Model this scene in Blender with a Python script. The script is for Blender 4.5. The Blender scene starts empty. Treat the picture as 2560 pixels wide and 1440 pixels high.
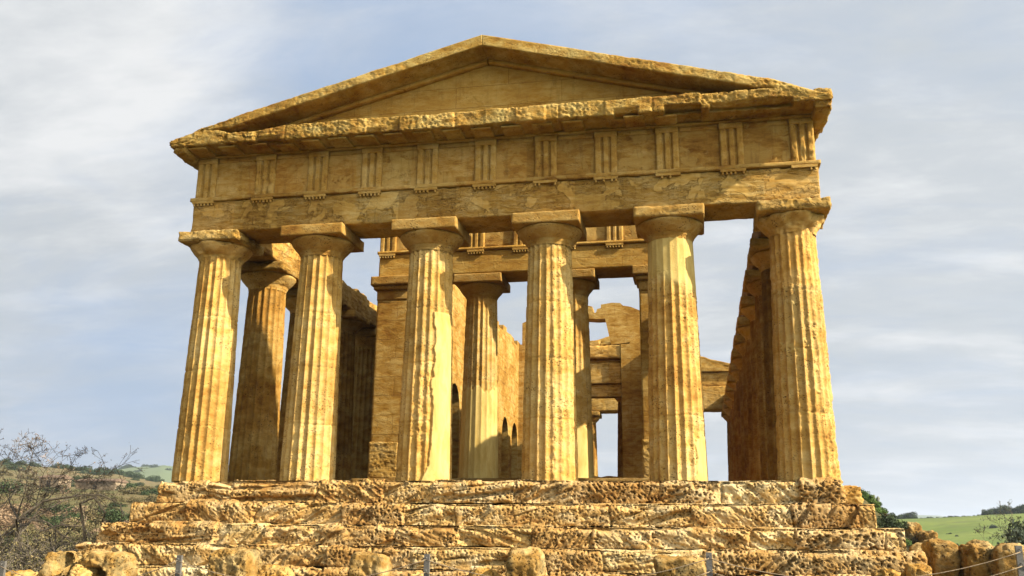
import bpy, math, random
import numpy as np
from mathutils import Vector, Matrix
R = math.radians
PI = math.pi
random.seed(7)
SC = bpy.context.scene
COL = SC.collection

# ------------------------------------------------------------------ camera
CAM = (5.11865, -23.1374, -1.46317)
YAW, PITCH, ROLL, FPX = -0.19271, 0.26611, 0.01164, 2347.35
cd = bpy.data.cameras.new('camera')
cam = bpy.data.objects.new('camera', cd)
COL.objects.link(cam)
fw = Vector((math.sin(YAW) * math.cos(PITCH), math.cos(YAW) * math.cos(PITCH), math.sin(PITCH)))
rt = Vector((math.cos(YAW), -math.sin(YAW), 0))
up = rt.cross(fw)
r2 = rt * math.cos(ROLL) + up * math.sin(ROLL)
u2 = -rt * math.sin(ROLL) + up * math.cos(ROLL)
m = Matrix((r2, u2, -fw)).transposed().to_4x4()
m.translation = Vector(CAM)
cam.matrix_world = m
cd.sensor_width = 36
cd.lens = 36 * FPX / 2560
cd.clip_start = 0.1
cd.clip_end = 20000
SC.camera = cam

# ------------------------------------------------------------------ sun, sky, exposure
SUN_AZ, SUN_EL = R(77), R(34.5)          # azimuth from the facade's outward axis towards the right
sdir = Vector((math.sin(SUN_AZ) * math.cos(SUN_EL), -math.cos(SUN_AZ) * math.cos(SUN_EL), math.sin(SUN_EL)))
sl = bpy.data.lights.new('sun', 'SUN')
sl.energy = 5.0
sl.angle = R(0.6)
sl.color = (1.0, 0.93, 0.80)
so = bpy.data.objects.new('sun', sl)
so.rotation_euler = sdir.to_track_quat('Z', 'Y').to_euler()
so.location = (30, -30, 40)
COL.objects.link(so)

w = bpy.data.worlds.new('World')
SC.world = w
w.use_nodes = True
nt = w.node_tree
nt.nodes.clear()


def N(nt, t, **kw):
    n = nt.nodes.new(t)
    for k, v in kw.items():
        if k in n.bl_rna.properties:
            setattr(n, k, v)
        else:
            n.inputs[k.replace('_', ' ')].default_value = v
    return n


def L(nt, a, b):
    nt.links.new(a, b)


def ramp(nt, fac, stops):
    r = nt.nodes.new('ShaderNodeValToRGB')
    e = r.color_ramp.elements
    while len(e) < len(stops):
        e.new(0.5)
    for i, (p, c) in enumerate(stops):
        e[i].position = p
        e[i].color = c if len(c) == 4 else (*c, 1)
    nt.links.new(fac, r.inputs[0])
    return r.outputs[0]


def math_n(nt, op, a, b=None, c=None):
    n = nt.nodes.new('ShaderNodeMath')
    n.operation = op
    for i, v in enumerate((a, b, c)):
        if v is None:
            continue
        if hasattr(v, 'links'):
            nt.links.new(v, n.inputs[i])
        else:
            n.inputs[i].default_value = v
    return n.outputs[0]


def mixc(nt, fac, a, b, mode='MIX'):
    n = nt.nodes.new('ShaderNodeMix')
    n.data_type = 'RGBA'
    n.blend_type = mode
    for i, v in ((0, fac), (6, a), (7, b)):
        if hasattr(v, 'links'):
            nt.links.new(v, n.inputs[i])
        elif i == 0:
            n.inputs[0].default_value = v
        else:
            n.inputs[i].default_value = (*v, 1)
    return n.outputs[2]


def vmath(nt, op, a, b):
    n = nt.nodes.new('ShaderNodeVectorMath')
    n.operation = op
    for i, v in enumerate((a, b)):
        if hasattr(v, 'links'):
            nt.links.new(v, n.inputs[i])
        else:
            n.inputs[i].default_value = v
    return n.outputs['Value'] if op in ('DOT_PRODUCT', 'DISTANCE', 'LENGTH') else n.outputs[0]


def noise(nt, vec, scale, detail=5, rough=.55, dist=0):
    n = N(nt, 'ShaderNodeTexNoise', Scale=scale, Detail=detail, Roughness=rough, Distortion=dist)
    nt.links.new(vec, n.inputs['Vector'])
    return n.outputs[0]


def raydir(u, v):
    return (fw + r2 * ((u - 1280) / FPX) + u2 * ((720 - v) / FPX)).normalized()


def at(u, v, y):
    """the world point seen at (u, v) of the photograph that lies y metres into the scene"""
    d = raydir(u, v)
    return Vector(CAM) + d * ((y - CAM[1]) / d.y)


sky = N(nt, 'ShaderNodeTexSky')
sky.sky_type = 'NISHITA'
sky.sun_disc = False
sky.sun_elevation = SUN_EL
sky.sun_rotation = math.atan2(sdir.x, sdir.y)
sky.air_density = 1.0
sky.dust_density = 2.0
tc = N(nt, 'ShaderNodeTexCoord')
D = tc.outputs['Generated']
sp = N(nt, 'ShaderNodeSeparateXYZ')
L(nt, D, sp.inputs[0])
dz = math_n(nt, 'ADD', math_n(nt, 'MAXIMUM', sp.outputs[2], 0.0), 0.22)
cb = N(nt, 'ShaderNodeCombineXYZ')
L(nt, math_n(nt, 'DIVIDE', sp.outputs[0], dz), cb.inputs[0])
L(nt, math_n(nt, 'DIVIDE', sp.outputs[1], dz), cb.inputs[1])
mp = N(nt, 'ShaderNodeMapping')
L(nt, cb.outputs[0], mp.inputs[0])
mp.inputs['Rotation'].default_value = (0, 0, R(-28))
mp.inputs['Scale'].default_value = (0.8, 1.5, 1)
mp.inputs['Location'].default_value = (0.4, 0.9, 0)
n1 = noise(nt, mp.outputs[0], 1.6, 6, .5, .4)
n2 = noise(nt, mp.outputs[0], 3.6, 9, .62, .8)
blue = raydir(1000, 150)
blue2 = raydir(250, 1010)
b1 = math_n(nt, 'MULTIPLY', math_n(nt, 'POWER', math_n(nt, 'MAXIMUM', vmath(nt, 'DOT_PRODUCT', D, tuple(blue)), 0.0), 38.0), 0.62)
b2 = math_n(nt, 'MULTIPLY', math_n(nt, 'POWER', math_n(nt, 'MAXIMUM', vmath(nt, 'DOT_PRODUCT', D, tuple(blue2)), 0.0), 120.0), 0.40)
cov = math_n(nt, 'ADD', math_n(nt, 'MULTIPLY', n1, .75), math_n(nt, 'MULTIPLY', n2, .85))
cov = math_n(nt, 'SUBTRACT', cov, math_n(nt, 'ADD', b1, b2))
wht = math_n(nt, 'MULTIPLY', math_n(nt, 'POWER', math_n(nt, 'MAXIMUM', vmath(nt, 'DOT_PRODUCT', D, tuple(raydir(230, 60))), 0.0), 55.0), 0.34)
cov = math_n(nt, 'ADD', cov, wht)
covr = ramp(nt, cov, [(0.08, (0, 0, 0)), (0.84, (1, 1, 1))])
mp2 = N(nt, 'ShaderNodeMapping')
L(nt, cb.outputs[0], mp2.inputs[0])
mp2.inputs['Rotation'].default_value = (0, 0, R(-38))
mp2.inputs['Scale'].default_value = (0.8, 1.9, 1)
n3 = noise(nt, mp2.outputs[0], 1.7, 8, .6, .5)
n4 = noise(nt, mp.outputs[0], 3.0, 8, .62, .3)
cl = math_n(nt, 'ADD', math_n(nt, 'MULTIPLY', n3, .4), math_n(nt, 'MULTIPLY', n4, .6))
cl = math_n(nt, 'ADD', cl, math_n(nt, 'MULTIPLY', wht, .45))
cloudcol = ramp(nt, cl, [(0.30, (0.198, 0.222, 0.246)), (0.50, (0.246, 0.260, 0.273)), (0.68, (0.355, 0.358, 0.360))])
bgs = N(nt, 'ShaderNodeBackground')
skyc = mixc(nt, 0.85, sky.outputs[0], (4.2, 5.7, 8.2))
L(nt, skyc, bgs.inputs[0])
bgs.inputs[1].default_value = 0.038
bgc = N(nt, 'ShaderNodeBackground')
L(nt, cloudcol, bgc.inputs[0])
# unseen cloud behind the viewer, brightened as added fill for the front faces
L(nt, math_n(nt, 'ADD', 1.0, math_n(nt, 'MULTIPLY', math_n(nt, 'MINIMUM', math_n(nt, 'MAXIMUM', math_n(nt, 'MULTIPLY', vmath(nt, 'DOT_PRODUCT', D, (.62, -.77, .15)), 1.7), 0.0), 1.0), 3.8)), bgc.inputs[1])
mx = N(nt, 'ShaderNodeMixShader')
L(nt, covr, mx.inputs[0])
L(nt, bgs.outputs[0], mx.inputs[1])
L(nt, bgc.outputs[0], mx.inputs[2])
# unseen sky overhead and left behind the viewer, darkened to deepen the shade
away = math_n(nt, 'MAXIMUM', math_n(nt, 'MULTIPLY', math_n(nt, 'SUBTRACT', vmath(nt, 'DOT_PRODUCT', D, (-.85, -.53, 0)), .25), 4.0),
              math_n(nt, 'MULTIPLY', math_n(nt, 'SUBTRACT', sp.outputs[2], .68), 5.0))
away = ramp(nt, away, [(0, (0, 0, 0)), (1, (.88, .88, .88))])
bgd = N(nt, 'ShaderNodeBackground')
L(nt, sky.outputs[0], bgd.inputs[0])
bgd.inputs[1].default_value = .035
mx2 = N(nt, 'ShaderNodeMixShader')
L(nt, away, mx2.inputs[0])
L(nt, mx.outputs[0], mx2.inputs[1])
L(nt, bgd.outputs[0], mx2.inputs[2])
wo = N(nt, 'ShaderNodeOutputWorld')
L(nt, mx2.outputs[0], wo.inputs[0])

SC.view_settings.view_transform = 'Standard'
SC.view_settings.look = 'None'
SC.view_settings.exposure = 1.30
SC.view_settings.gamma = 1
SC.view_settings.use_curve_mapping = False
SC.cycles.max_bounces = 5
SC.cycles.diffuse_bounces = 1

# ------------------------------------------------------------------ vector noise


def _h(ix, iy, iz, seed):
    with np.errstate(over='ignore'):
        h = (ix.astype(np.int64) * 374761393 + iy.astype(np.int64) * 668265263 + iz.astype(np.int64) * 2147483647 + seed * 974634777) & 0xffffffff
        h = ((h ^ (h >> 13)) * 1274126177) & 0xffffffff
        h = ((h ^ (h >> 16)) * 2246822519) & 0xffffffff
        h = h ^ (h >> 15)
    return (h & 0xffffff) / float(0xffffff)


def vn(P, seed=0):
    P = np.asarray(P, float)
    i = np.floor(P).astype(np.int64)
    f = P - i
    f = f * f * f * (f * (f * 6 - 15) + 10)
    o = 0
    for a in (0, 1):
        wx = f[:, 0] if a else 1 - f[:, 0]
        for b in (0, 1):
            wy = f[:, 1] if b else 1 - f[:, 1]
            for c in (0, 1):
                wz = f[:, 2] if c else 1 - f[:, 2]
                o = o + wx * wy * wz * _h(i[:, 0] + a, i[:, 1] + b, i[:, 2] + c, seed)
    return o * 2 - 1


def fbm(P, octv=4, seed=0, gain=.5):
    P = np.asarray(P, float)
    o = 0
    a = 1.
    t = 0
    for k in range(octv):
        o = o + a * vn(P * 2 ** k + k * 17.3, seed + k)
        t += a
        a *= gain
    return o / t


def worley(P, seed=0):
    P = np.asarray(P, float)
    i = np.floor(P).astype(np.int64)
    best = np.full(len(P), 9.)
    for a in (-1, 0, 1):
        for b in (-1, 0, 1):
            for c in (-1, 0, 1):
                x, y, z = i[:, 0] + a, i[:, 1] + b, i[:, 2] + c
                px = x + _h(x, y, z, seed)
                py = y + _h(x, y, z, seed + 1)
                pz = z + _h(x, y, z, seed + 2)
                d = (P[:, 0] - px) ** 2 + (P[:, 1] - py) ** 2 + (P[:, 2] - pz) ** 2
                best = np.minimum(best, d)
    return np.sqrt(best)


def sstep(a, b, x):
    t = np.clip((x - a) / (b - a), 0, 1)
    return t * t * (3 - 2 * t)


# ------------------------------------------------------------------ object helpers


def mesh(name, V, F, mat=None, smooth=True, attr=None):
    V = np.asarray(V, np.float32)
    me = bpy.data.meshes.new(name)
    if isinstance(F, np.ndarray):
        k = F.shape[1]
        me.vertices.add(len(V))
        me.vertices.foreach_set('co', V.ravel())
        me.loops.add(F.size)
        me.loops.foreach_set('vertex_index', F.astype(np.int32).ravel())
        me.polygons.add(len(F))
        me.polygons.foreach_set('loop_start', np.arange(0, F.size, k, dtype=np.int32))
        me.update(calc_edges=True)
    else:
        me.from_pydata([tuple(map(float, v)) for v in V], [], F)
    if smooth:
        me.polygons.foreach_set('use_smooth', [True] * len(me.polygons))
    if attr is not None:
        a = me.attributes.new('stucco', 'FLOAT', 'POINT')
        a.data.foreach_set('value', np.asarray(attr, np.float32))
    if mat:
        me.materials.append(mat)
    return me


def obj(name, me, parent=None, loc=(0, 0, 0), rz=0):
    o = bpy.data.objects.new(name, me)
    o.location = loc
    o.rotation_euler = (0, 0, rz)
    o.parent = parent
    COL.objects.link(o)
    return o


def tag(o, label=None, cat=None, group=None, kind=None):
    if label:
        o['label'] = label
    if cat:
        o['category'] = cat
    if group:
        o['group'] = group
    if kind:
        o['kind'] = kind
    return o


def thing(name, label, cat, loc=(0, 0, 0), group=None):
    o = obj(name, None, None, loc)
    return tag(o, label, cat, group)


class MB:
    """collects polygons into one mesh"""

    def __init__(s):
        s.v = []
        s.f = []

    def poly(s, pts):
        b = len(s.v)
        s.v += [tuple(p) for p in pts]
        s.f.append(list(range(b, b + len(pts))))

    def box(s, x0, x1, y0, y1, z0, z1):
        b = len(s.v)
        s.v += [(x, y, z) for z in (z0, z1) for y in (y0, y1) for x in (x0, x1)]
        for q in ((0, 2, 3, 1), (4, 5, 7, 6), (0, 1, 5, 4), (2, 6, 7, 3), (0, 4, 6, 2), (1, 3, 7, 5)):
            s.f.append([b + i for i in q])

    def prism(s, pts, axis, a, b):
        """pts: 2D outline; axis 'y': outline in xz, from y=a to y=b; 'x': outline in yz; 'z': outline in xy"""
        n = len(pts)
        base = len(s.v)
        for t in (a, b):
            for p in pts:
                if axis == 'y':
                    s.v.append((p[0], t, p[1]))
                elif axis == 'x':
                    s.v.append((t, p[0], p[1]))
                else:
                    s.v.append((p[0], p[1], t))
        s.f.append([base + i for i in range(n)])
        s.f.append([base + n + i for i in reversed(range(n))])
        for i in range(n):
            j = (i + 1) % n
            s.f.append([base + j, base + i, base + n + i, base + n + j])

    def tube(s, pts, rads, n=6):
        pts = [Vector(p) for p in pts]
        base = len(s.v)
        for i, p in enumerate(pts):
            t = (pts[min(i + 1, len(pts) - 1)] - pts[max(i - 1, 0)]).normalized()
            a = t.orthogonal().normalized()
            if i and False:
                pass
            q = t.cross(Vector((0.31, 0.17, 0.93)))
            if q.length > .05:
                a = q.normalized()
            c = t.cross(a)
            for k in range(n):
                an = 2 * PI * k / n
                s.v.append(tuple(p + (a * math.cos(an) + c * math.sin(an)) * rads[i]))
        for i in range(len(pts) - 1):
            for k in range(n):
                k2 = (k + 1) % n
                s.f.append([base + i * n + k, base + i * n + k2, base + (i + 1) * n + k2, base + (i + 1) * n + k])
        s.f.append([base + k for k in reversed(range(n))])
        s.f.append([base + (len(pts) - 1) * n + k for k in range(n)])

    def build(s, name, mat, parent=None, smooth=False):
        import bmesh
        me = bpy.data.meshes.new(name)
        me.from_pydata(s.v, [], s.f)
        bm = bmesh.new()
        bm.from_mesh(me)
        bmesh.ops.recalc_face_normals(bm, faces=bm.faces)
        ng = [f for f in bm.faces if len(f.verts) > 4]
        if ng:
            bmesh.ops.triangulate(bm, faces=ng)
        bm.to_mesh(me)
        bm.free()
        if smooth:
            me.polygons.foreach_set('use_smooth', [True] * len(me.polygons))
        me.materials.append(mat)
        return obj(name, me, parent)


def lattice(x0, x1, y0, y1, z0, z1, res, skip=()):
    """surface grid of a box with shared vertices; returns V, F, N (soft outward direction), edge distance"""
    rs = res if isinstance(res, (tuple, list)) else (res,) * 3
    n = [max(1, int(round((b - a) / r))) for a, b, r in ((x0, x1, rs[0]), (y0, y1, rs[1]), (z0, z1, rs[2]))]
    lo = np.array([x0, y0, z0], float)
    hi = np.array([x1, y1, z1], float)
    quads = []
    M = np.array([(n[1] + 1) * (n[2] + 1), n[2] + 1, 1], np.int64)
    for ax in range(3):
        a, b = [(1, 2), (2, 0), (0, 1)][ax]
        I, J = np.meshgrid(np.arange(n[a]), np.arange(n[b]), indexing='ij')
        I = I.ravel()
        J = J.ravel()
        for side in (0, 1):
            if (ax, side) in skip:
                continue
            cor = []
            for di, dj in ((0, 0), (1, 0), (1, 1), (0, 1)):
                q = np.zeros((len(I), 3), np.int64)
                q[:, ax] = n[ax] * side
                q[:, a] = I + di
                q[:, b] = J + dj
                cor.append(q @ M)
            if side == 0:
                cor = cor[::-1]
            quads.append(np.stack(cor, 1))
    Q = np.concatenate(quads)
    ids, inv = np.unique(Q.ravel(), return_inverse=True)
    F = inv.reshape(-1, 4)
    i0 = ids // M[0]
    i1 = (ids % M[0]) // M[1]
    i2 = ids % M[1]
    T = np.stack([i0 / n[0], i1 / n[1], i2 / n[2]], 1)
    V = lo + T * (hi - lo)
    return V, F, lo, hi


def soft(V, lo, hi, rc):
    """outward direction blended near edges, and distance to the second nearest face"""
    dl = V - lo
    dh = hi - V
    d = np.minimum(dl, dh)
    sg = np.where(dl < dh, -1., 1.)
    rc = np.asarray(rc).reshape(-1, 1) if np.ndim(rc) else rc
    wt = np.clip(1 - d / rc, 0, 1)
    Nn = sg * wt
    ln = np.linalg.norm(Nn, axis=1, keepdims=True)
    Nn = Nn / np.maximum(ln, 1e-6)
    ds = np.sort(d, axis=1)
    return Nn, ds[:, 1]


def rough_box(x0, x1, y0, y1, z0, z1, res, amp=.02, chip=.06, seed=0, bed=(2.5, 2.5, 9), pits=0., pitscale=9., skip=(), warp=None,
              joints=None, jdepth=.02, low=0.0, jaxis=0):
    V, F, lo, hi = lattice(x0, x1, y0, y1, z0, z1, res, skip)
    rcv = chip * (1.0 + .9 * fbm(V * 2.1, 3, seed + 5)) + .004
    Nn, e = soft(V, lo, hi, np.maximum(rcv, .01))
    d = np.zeros(len(V))
    t = np.clip(1 - e / np.maximum(rcv, .01), 0, 1)
    d -= rcv * .42 * t ** 2
    ch = sstep(.15, .75, fbm(V * 3.3, 3, seed + 9))
    d -= ch * chip * 1.1 * np.clip(1 - e / (chip * 2.2 + 1e-4), 0, 1)
    if amp:
        d += amp * fbm(V * np.array(bed), 5, seed, .6)
    if low:
        d += low * fbm(V * .8, 3, seed + 3)
    if pits:
        wv = worley(V * pitscale * np.array([1, 1, 1.35]), seed + 11)
        msk = sstep(-.25, .35, fbm(V * 1.3, 3, seed + 20))
        d -= pits * np.clip(.55 - wv, 0, 1) / .55 * (0.25 + .75 * msk)
    if joints is not None:
        for j in joints:
            dj = np.abs(V[:, jaxis] - j)
            d -= jdepth * np.exp(-(dj / .018) ** 2)
    V2 = V + Nn * d[:, None]
    if warp:
        V2 = warp(V2)
    return V2, F


# ------------------------------------------------------------------ materials


def new_mat(name):
    m = bpy.data.materials.new(name)
    m.use_nodes = True
    nt = m.node_tree
    nt.nodes.clear()
    o = nt.nodes.new('ShaderNodeOutputMaterial')
    b = nt.nodes.new('ShaderNodeBsdfPrincipled')
    nt.links.new(b.outputs[0], o.inputs[0])
    b.inputs['Roughness'].default_value = .92
    b.inputs['Specular IOR Level'].default_value = .15
    return m, nt, b


def stone(name, light=(0.76, 0.535, 0.17), mid=(0.58, 0.36, 0.075), dark=(0.33, 0.155, 0.02), bump=.6, pit=.5, bed=3.2, brick=None, patch=0.0, streakf=.42, cell=None, rain=0.0, bdist=.05,
          pscale=1.0, crust=0.0, attr=False, blocktone=False):
    light, mid, dark = [(c[0] * .66, c[1] * gg * .66, c[2] * bb * .66) for c, gg, bb in ((light, .92, .84), (tuple(x * .9 for x in mid), .83, .60), (tuple(x * .82 for x in dark), .76, .48))]
    m, nt, b = new_mat(name)
    g = N(nt, 'ShaderNodeNewGeometry')
    P = g.outputs['Position']
    Pb = vmath(nt, 'MULTIPLY', P, (1, 1, bed))
    big = noise(nt, P, .55, 4, .55, .3)
    med = noise(nt, Pb, 2.6, 7, .62, .35)
    fine = noise(nt, Pb, 13, 6, .65)
    vor = N(nt, 'ShaderNodeTexVoronoi', Scale=16 * pscale)
    warpn = N(nt, 'ShaderNodeTexNoise', Scale=9, Detail=3)
    L(nt, P, warpn.inputs['Vector'])
    L(nt, vmath(nt, 'ADD', Pb, vmath(nt, 'MULTIPLY', warpn.outputs[1], (.16, .16, .16))), vor.inputs['Vector'])
    pits = ramp(nt, vor.outputs[0], [(0.16, (1, 1, 1)), (0.36, (0, 0, 0))])
    pmask = ramp(nt, noise(nt, P, 1.9, 4, .6), [(0.44, (0, 0, 0)), (0.6, (1, 1, 1))])
    pits = math_n(nt, 'MULTIPLY', pits, pmask)
    tone = math_n(nt, 'ADD', math_n(nt, 'MULTIPLY', big, .45), math_n(nt, 'MULTIPLY', med, .55))
    c = ramp(nt, tone, [(0.33, dark), (0.47, mid), (0.62, light)])
    c = mixc(nt, math_n(nt, 'MULTIPLY', math_n(nt, 'SUBTRACT', 0.62, fine), 1.0), c, tuple(x * .55 for x in mid))
    streak = ramp(nt, noise(nt, vmath(nt, 'MULTIPLY', P, (1, 1, 2.2)), 4.5, 5, .6, .6), [(.56, (0, 0, 0)), (.72, (1, 1, 1))])
    c = mixc(nt, math_n(nt, 'MULTIPLY', streak, streakf), c, (0.24, 0.105, 0.018))
    c = mixc(nt, math_n(nt, 'MULTIPLY', pits, .85 * min(1, pit + .3)), c, (0.06, 0.022, 0.003))
    h = math_n(nt, 'ADD', math_n(nt, 'MULTIPLY', med, .9), math_n(nt, 'MULTIPLY', fine, .5))
    h = math_n(nt, 'SUBTRACT', h, math_n(nt, 'MULTIPLY', pits, pit))
    if crust:
        cr = ramp(nt, noise(nt, P, 2.2, 6, .65, .4), [(.53, (0, 0, 0)), (.68, (1, 1, 1))])
        c = mixc(nt, math_n(nt, 'MULTIPLY', cr, crust), c, (0.12, 0.095, 0.04))
    if patch:
        pn = noise(nt, vmath(nt, 'MULTIPLY', P, (1, 1, 1.2)), 1.25, 7, .6, .5)
        pm = ramp(nt, pn, [(.515, (0, 0, 0)), (.53, (1, 1, 1))])
        c = mixc(nt, math_n(nt, 'MULTIPLY', pm, patch), c, (0.43, 0.275, 0.075))
        h = mixc(nt, math_n(nt, 'MULTIPLY', pm, .92), h, (1.15, 1.15, 1.15))
    if cell:
        so_ = N(nt, 'ShaderNodeSeparateXYZ')
        L(nt, P, so_.inputs[0])
        oi = N(nt, 'ShaderNodeObjectInfo')
        cv = N(nt, 'ShaderNodeCombineXYZ')
        ax_ = so_.outputs[2] if cell[0] == 'z' else so_.outputs[0]
        L(nt, math_n(nt, 'FLOOR', math_n(nt, 'DIVIDE', math_n(nt, 'ADD', ax_, cell[2]), cell[1])), cv.inputs[0])
        L(nt, oi.outputs['Random'], cv.inputs[1])
        wn = N(nt, 'ShaderNodeTexWhiteNoise')
        L(nt, cv.outputs[0], wn.inputs['Vector'])
        c = mixc(nt, 1.0, c, ramp(nt, wn.outputs[0], [(0, (.78, .72, .62)), (.5, (1, 1, 1)), (1, (1.0, .90, .78))]), 'MULTIPLY')
    if rain:
        rn = ramp(nt, noise(nt, vmath(nt, 'MULTIPLY', P, (5, 5, .7)), 1.6, 6, .65, .3), [(.54, (0, 0, 0)), (.66, (1, 1, 1))])
        c = mixc(nt, math_n(nt, 'MULTIPLY', rn, rain), c, (0.13, 0.065, 0.015))
    if attr:
        at_ = N(nt, 'ShaderNodeAttribute')
        at_.attribute_name = 'stucco'
        f = at_.outputs['Fac']
        smooth = mixc(nt, ramp(nt, noise(nt, vmath(nt, 'MULTIPLY', P, (2, 2, .6)), 2.2, 7, .65, .4), [(.35, (0, 0, 0)), (.65, (1, 1, 1))]), (0.41, 0.265, 0.066), (0.55, 0.395, 0.13))
        c = mixc(nt, f, c, smooth)
        h = mixc(nt, math_n(nt, 'MULTIPLY', f, .85), h, (.8, .8, .8))
    if blocktone:
        at2 = N(nt, 'ShaderNodeAttribute')
        at2.attribute_name = 'stucco'
        c = mixc(nt, 1.0, c, ramp(nt, at2.outputs['Fac'], [(0.0, (1, 1, 1)), (.25, (1.0, .95, .9)), (.5, (.66, .56, .46)), (.75, (.92, .86, .80)), (1.0, (.72, .62, .5))]), 'MULTIPLY')
    if brick:
        s2 = N(nt, 'ShaderNodeSeparateXYZ')
        L(nt, P, s2.inputs[0])
        c2 = N(nt, 'ShaderNodeCombineXYZ')
        L(nt, math_n(nt, 'ADD', s2.outputs[0], s2.outputs[1]), c2.inputs[0])
        L(nt, s2.outputs[2], c2.inputs[1])
        bt = N(nt, 'ShaderNodeTexBrick', Scale=1.0)
        bt.inputs['Mortar Size'].default_value = .008
        bt.inputs['Brick Width'].default_value = brick[0]
        bt.inputs['Row Height'].default_value = brick[1]
        bt.inputs['Color1'].default_value = (1, 1, 1, 1)
        bt.inputs['Color2'].default_value = (.78, .74, .68, 1)
        bt.inputs['Mortar'].default_value = (.35, .25, .15, 1)
        L(nt, vmath(nt, 'ADD', c2.outputs[0], vmath(nt, 'MULTIPLY', warpn.outputs[1], (.02, .02, .02))), bt.inputs['Vector'])
        c = mixc(nt, .6, c, bt.outputs[0], 'MULTIPLY')
        h = math_n(nt, 'SUBTRACT', h, math_n(nt, 'MULTIPLY', bt.outputs[1], .9))
    L(nt, c, b.inputs['Base Color'])
    bp = N(nt, 'ShaderNodeBump', Strength=bump, Distance=bdist)
    L(nt, h, bp.inputs['Height'])
    L(nt, bp.outputs[0], b.inputs['Normal'])
    return m


def flat_mat(name, a, b_, scale=6, bump=.3, rough=.9, spec=.15, stretch=(1, 1, 1)):
    m, nt, b = new_mat(name)
    b.inputs['Roughness'].default_value = rough
    b.inputs['Specular IOR Level'].default_value = spec
    g = N(nt, 'ShaderNodeTexCoord')
    n = noise(nt, vmath(nt, 'MULTIPLY', g.outputs['Object'], stretch), scale, 6, .6, .2)
    L(nt, ramp(nt, n, [(.35, a), (.65, b_)]), b.inputs['Base Color'])
    bp = N(nt, 'ShaderNodeBump', Strength=bump, Distance=.03)
    L(nt, n, bp.inputs['Height'])
    L(nt, bp.outputs[0], b.inputs['Normal'])
    return m


M_shaft = stone('column_stone', cell=('z', 1.53, 0.0), rain=.18, light=(0.90, 0.68, 0.28), mid=(0.80, 0.56, 0.18), dark=(0.50, 0.29, 0.06), streakf=.18, crust=.12, bump=.55, pit=.7, bed=1.5, attr=True, pscale=.9)
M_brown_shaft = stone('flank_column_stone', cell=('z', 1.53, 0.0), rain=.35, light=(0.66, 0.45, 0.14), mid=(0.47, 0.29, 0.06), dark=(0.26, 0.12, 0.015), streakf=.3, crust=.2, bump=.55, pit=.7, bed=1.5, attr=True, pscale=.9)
M_ent = stone('entablature_stone', cell=('x', 1.57, .8), rain=.25, light=(0.92, 0.68, 0.26), mid=(0.76, 0.51, 0.13), dark=(0.38, 0.2, 0.03), bump=1.0, bdist=.09, pit=.8, bed=4.0, patch=.22, streakf=.3, crust=.22)
M_frz = stone('frieze_stone', cell=('x', 1.57, .5), rain=.3, bump=.7, pit=.4, bed=3.0, patch=.5, streakf=.3, light=(0.84, 0.60, 0.21), mid=(0.68, 0.44, 0.11), dark=(0.36, 0.18, 0.025))
M_trig = stone('triglyph_stone', bump=.4, pit=.4, bed=1.5, streakf=.15, light=(0.78, 0.56, 0.20), mid=(0.66, 0.43, 0.11), dark=(0.4, 0.22, 0.04))
M_tym = stone('tympanum_stone', rain=.25, bump=.5, pit=.3, bed=3.0, patch=.15, streakf=.2, brick=(2.9, .62), light=(0.82, 0.57, 0.16), mid=(0.72, 0.46, 0.10), dark=(0.52, 0.29, 0.05))
M_gei = stone('cornice_stone', cell=('x', .83, .2), rain=.2, bump=1.0, pit=.9, bed=2.0, pscale=1.2, light=(0.84, 0.66, 0.24), mid=(0.68, 0.47, 0.12), dark=(0.36, 0.18, 0.03), streakf=.2, crust=.25)
M_wall = stone('cella_stone', bump=.7, pit=.5, bed=2.5, brick=(1.3, .62))
M_step = stone('step_stone', bump=1.0, pit=1.6, bed=1.4, pscale=.85, light=(0.78, 0.57, 0.22), mid=(0.58, 0.36, 0.09), dark=(0.28, 0.12, 0.015), crust=.35)
M_stepb = stone('step_block_stone', bump=1.0, pit=1.6, bed=1.4, pscale=.85, light=(1.0, 0.86, 0.50), mid=(0.86, 0.64, 0.28), dark=(0.30, 0.14, 0.025), crust=.3, streakf=.25, blocktone=True)
M_blk = stone('boulder_stone', bump=1.0, pit=1.2, bed=1.2, crust=.85, light=(0.66, 0.50, 0.22), mid=(0.46, 0.30, 0.09), dark=(0.22, 0.12, .025))
M_dim = stone('shade_dark_stone', bump=.7, pit=.5, bed=2.5, light=(0.42, 0.29, 0.10), mid=(0.30, 0.19, 0.05), dark=(0.17, 0.09, 0.02), crust=.5)  # darkened stone copy: shade put into its colour, cuts bounce light
M_abac = stone('abacus_stone', crust=.15, bump=.6, pit=.7, bed=1.5, light=(0.64, 0.45, 0.15), mid=(0.56, 0.35, 0.085), dark=(0.34, 0.17, 0.03))

# ------------------------------------------------------------------ the temple
temple = thing('greek_temple', 'ruined golden sandstone temple with six front columns and a pediment', 'temple')
FX = [-7.7, -4.7, -1.6, 1.6, 4.7, 7.7]
YB = 37.0


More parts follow.
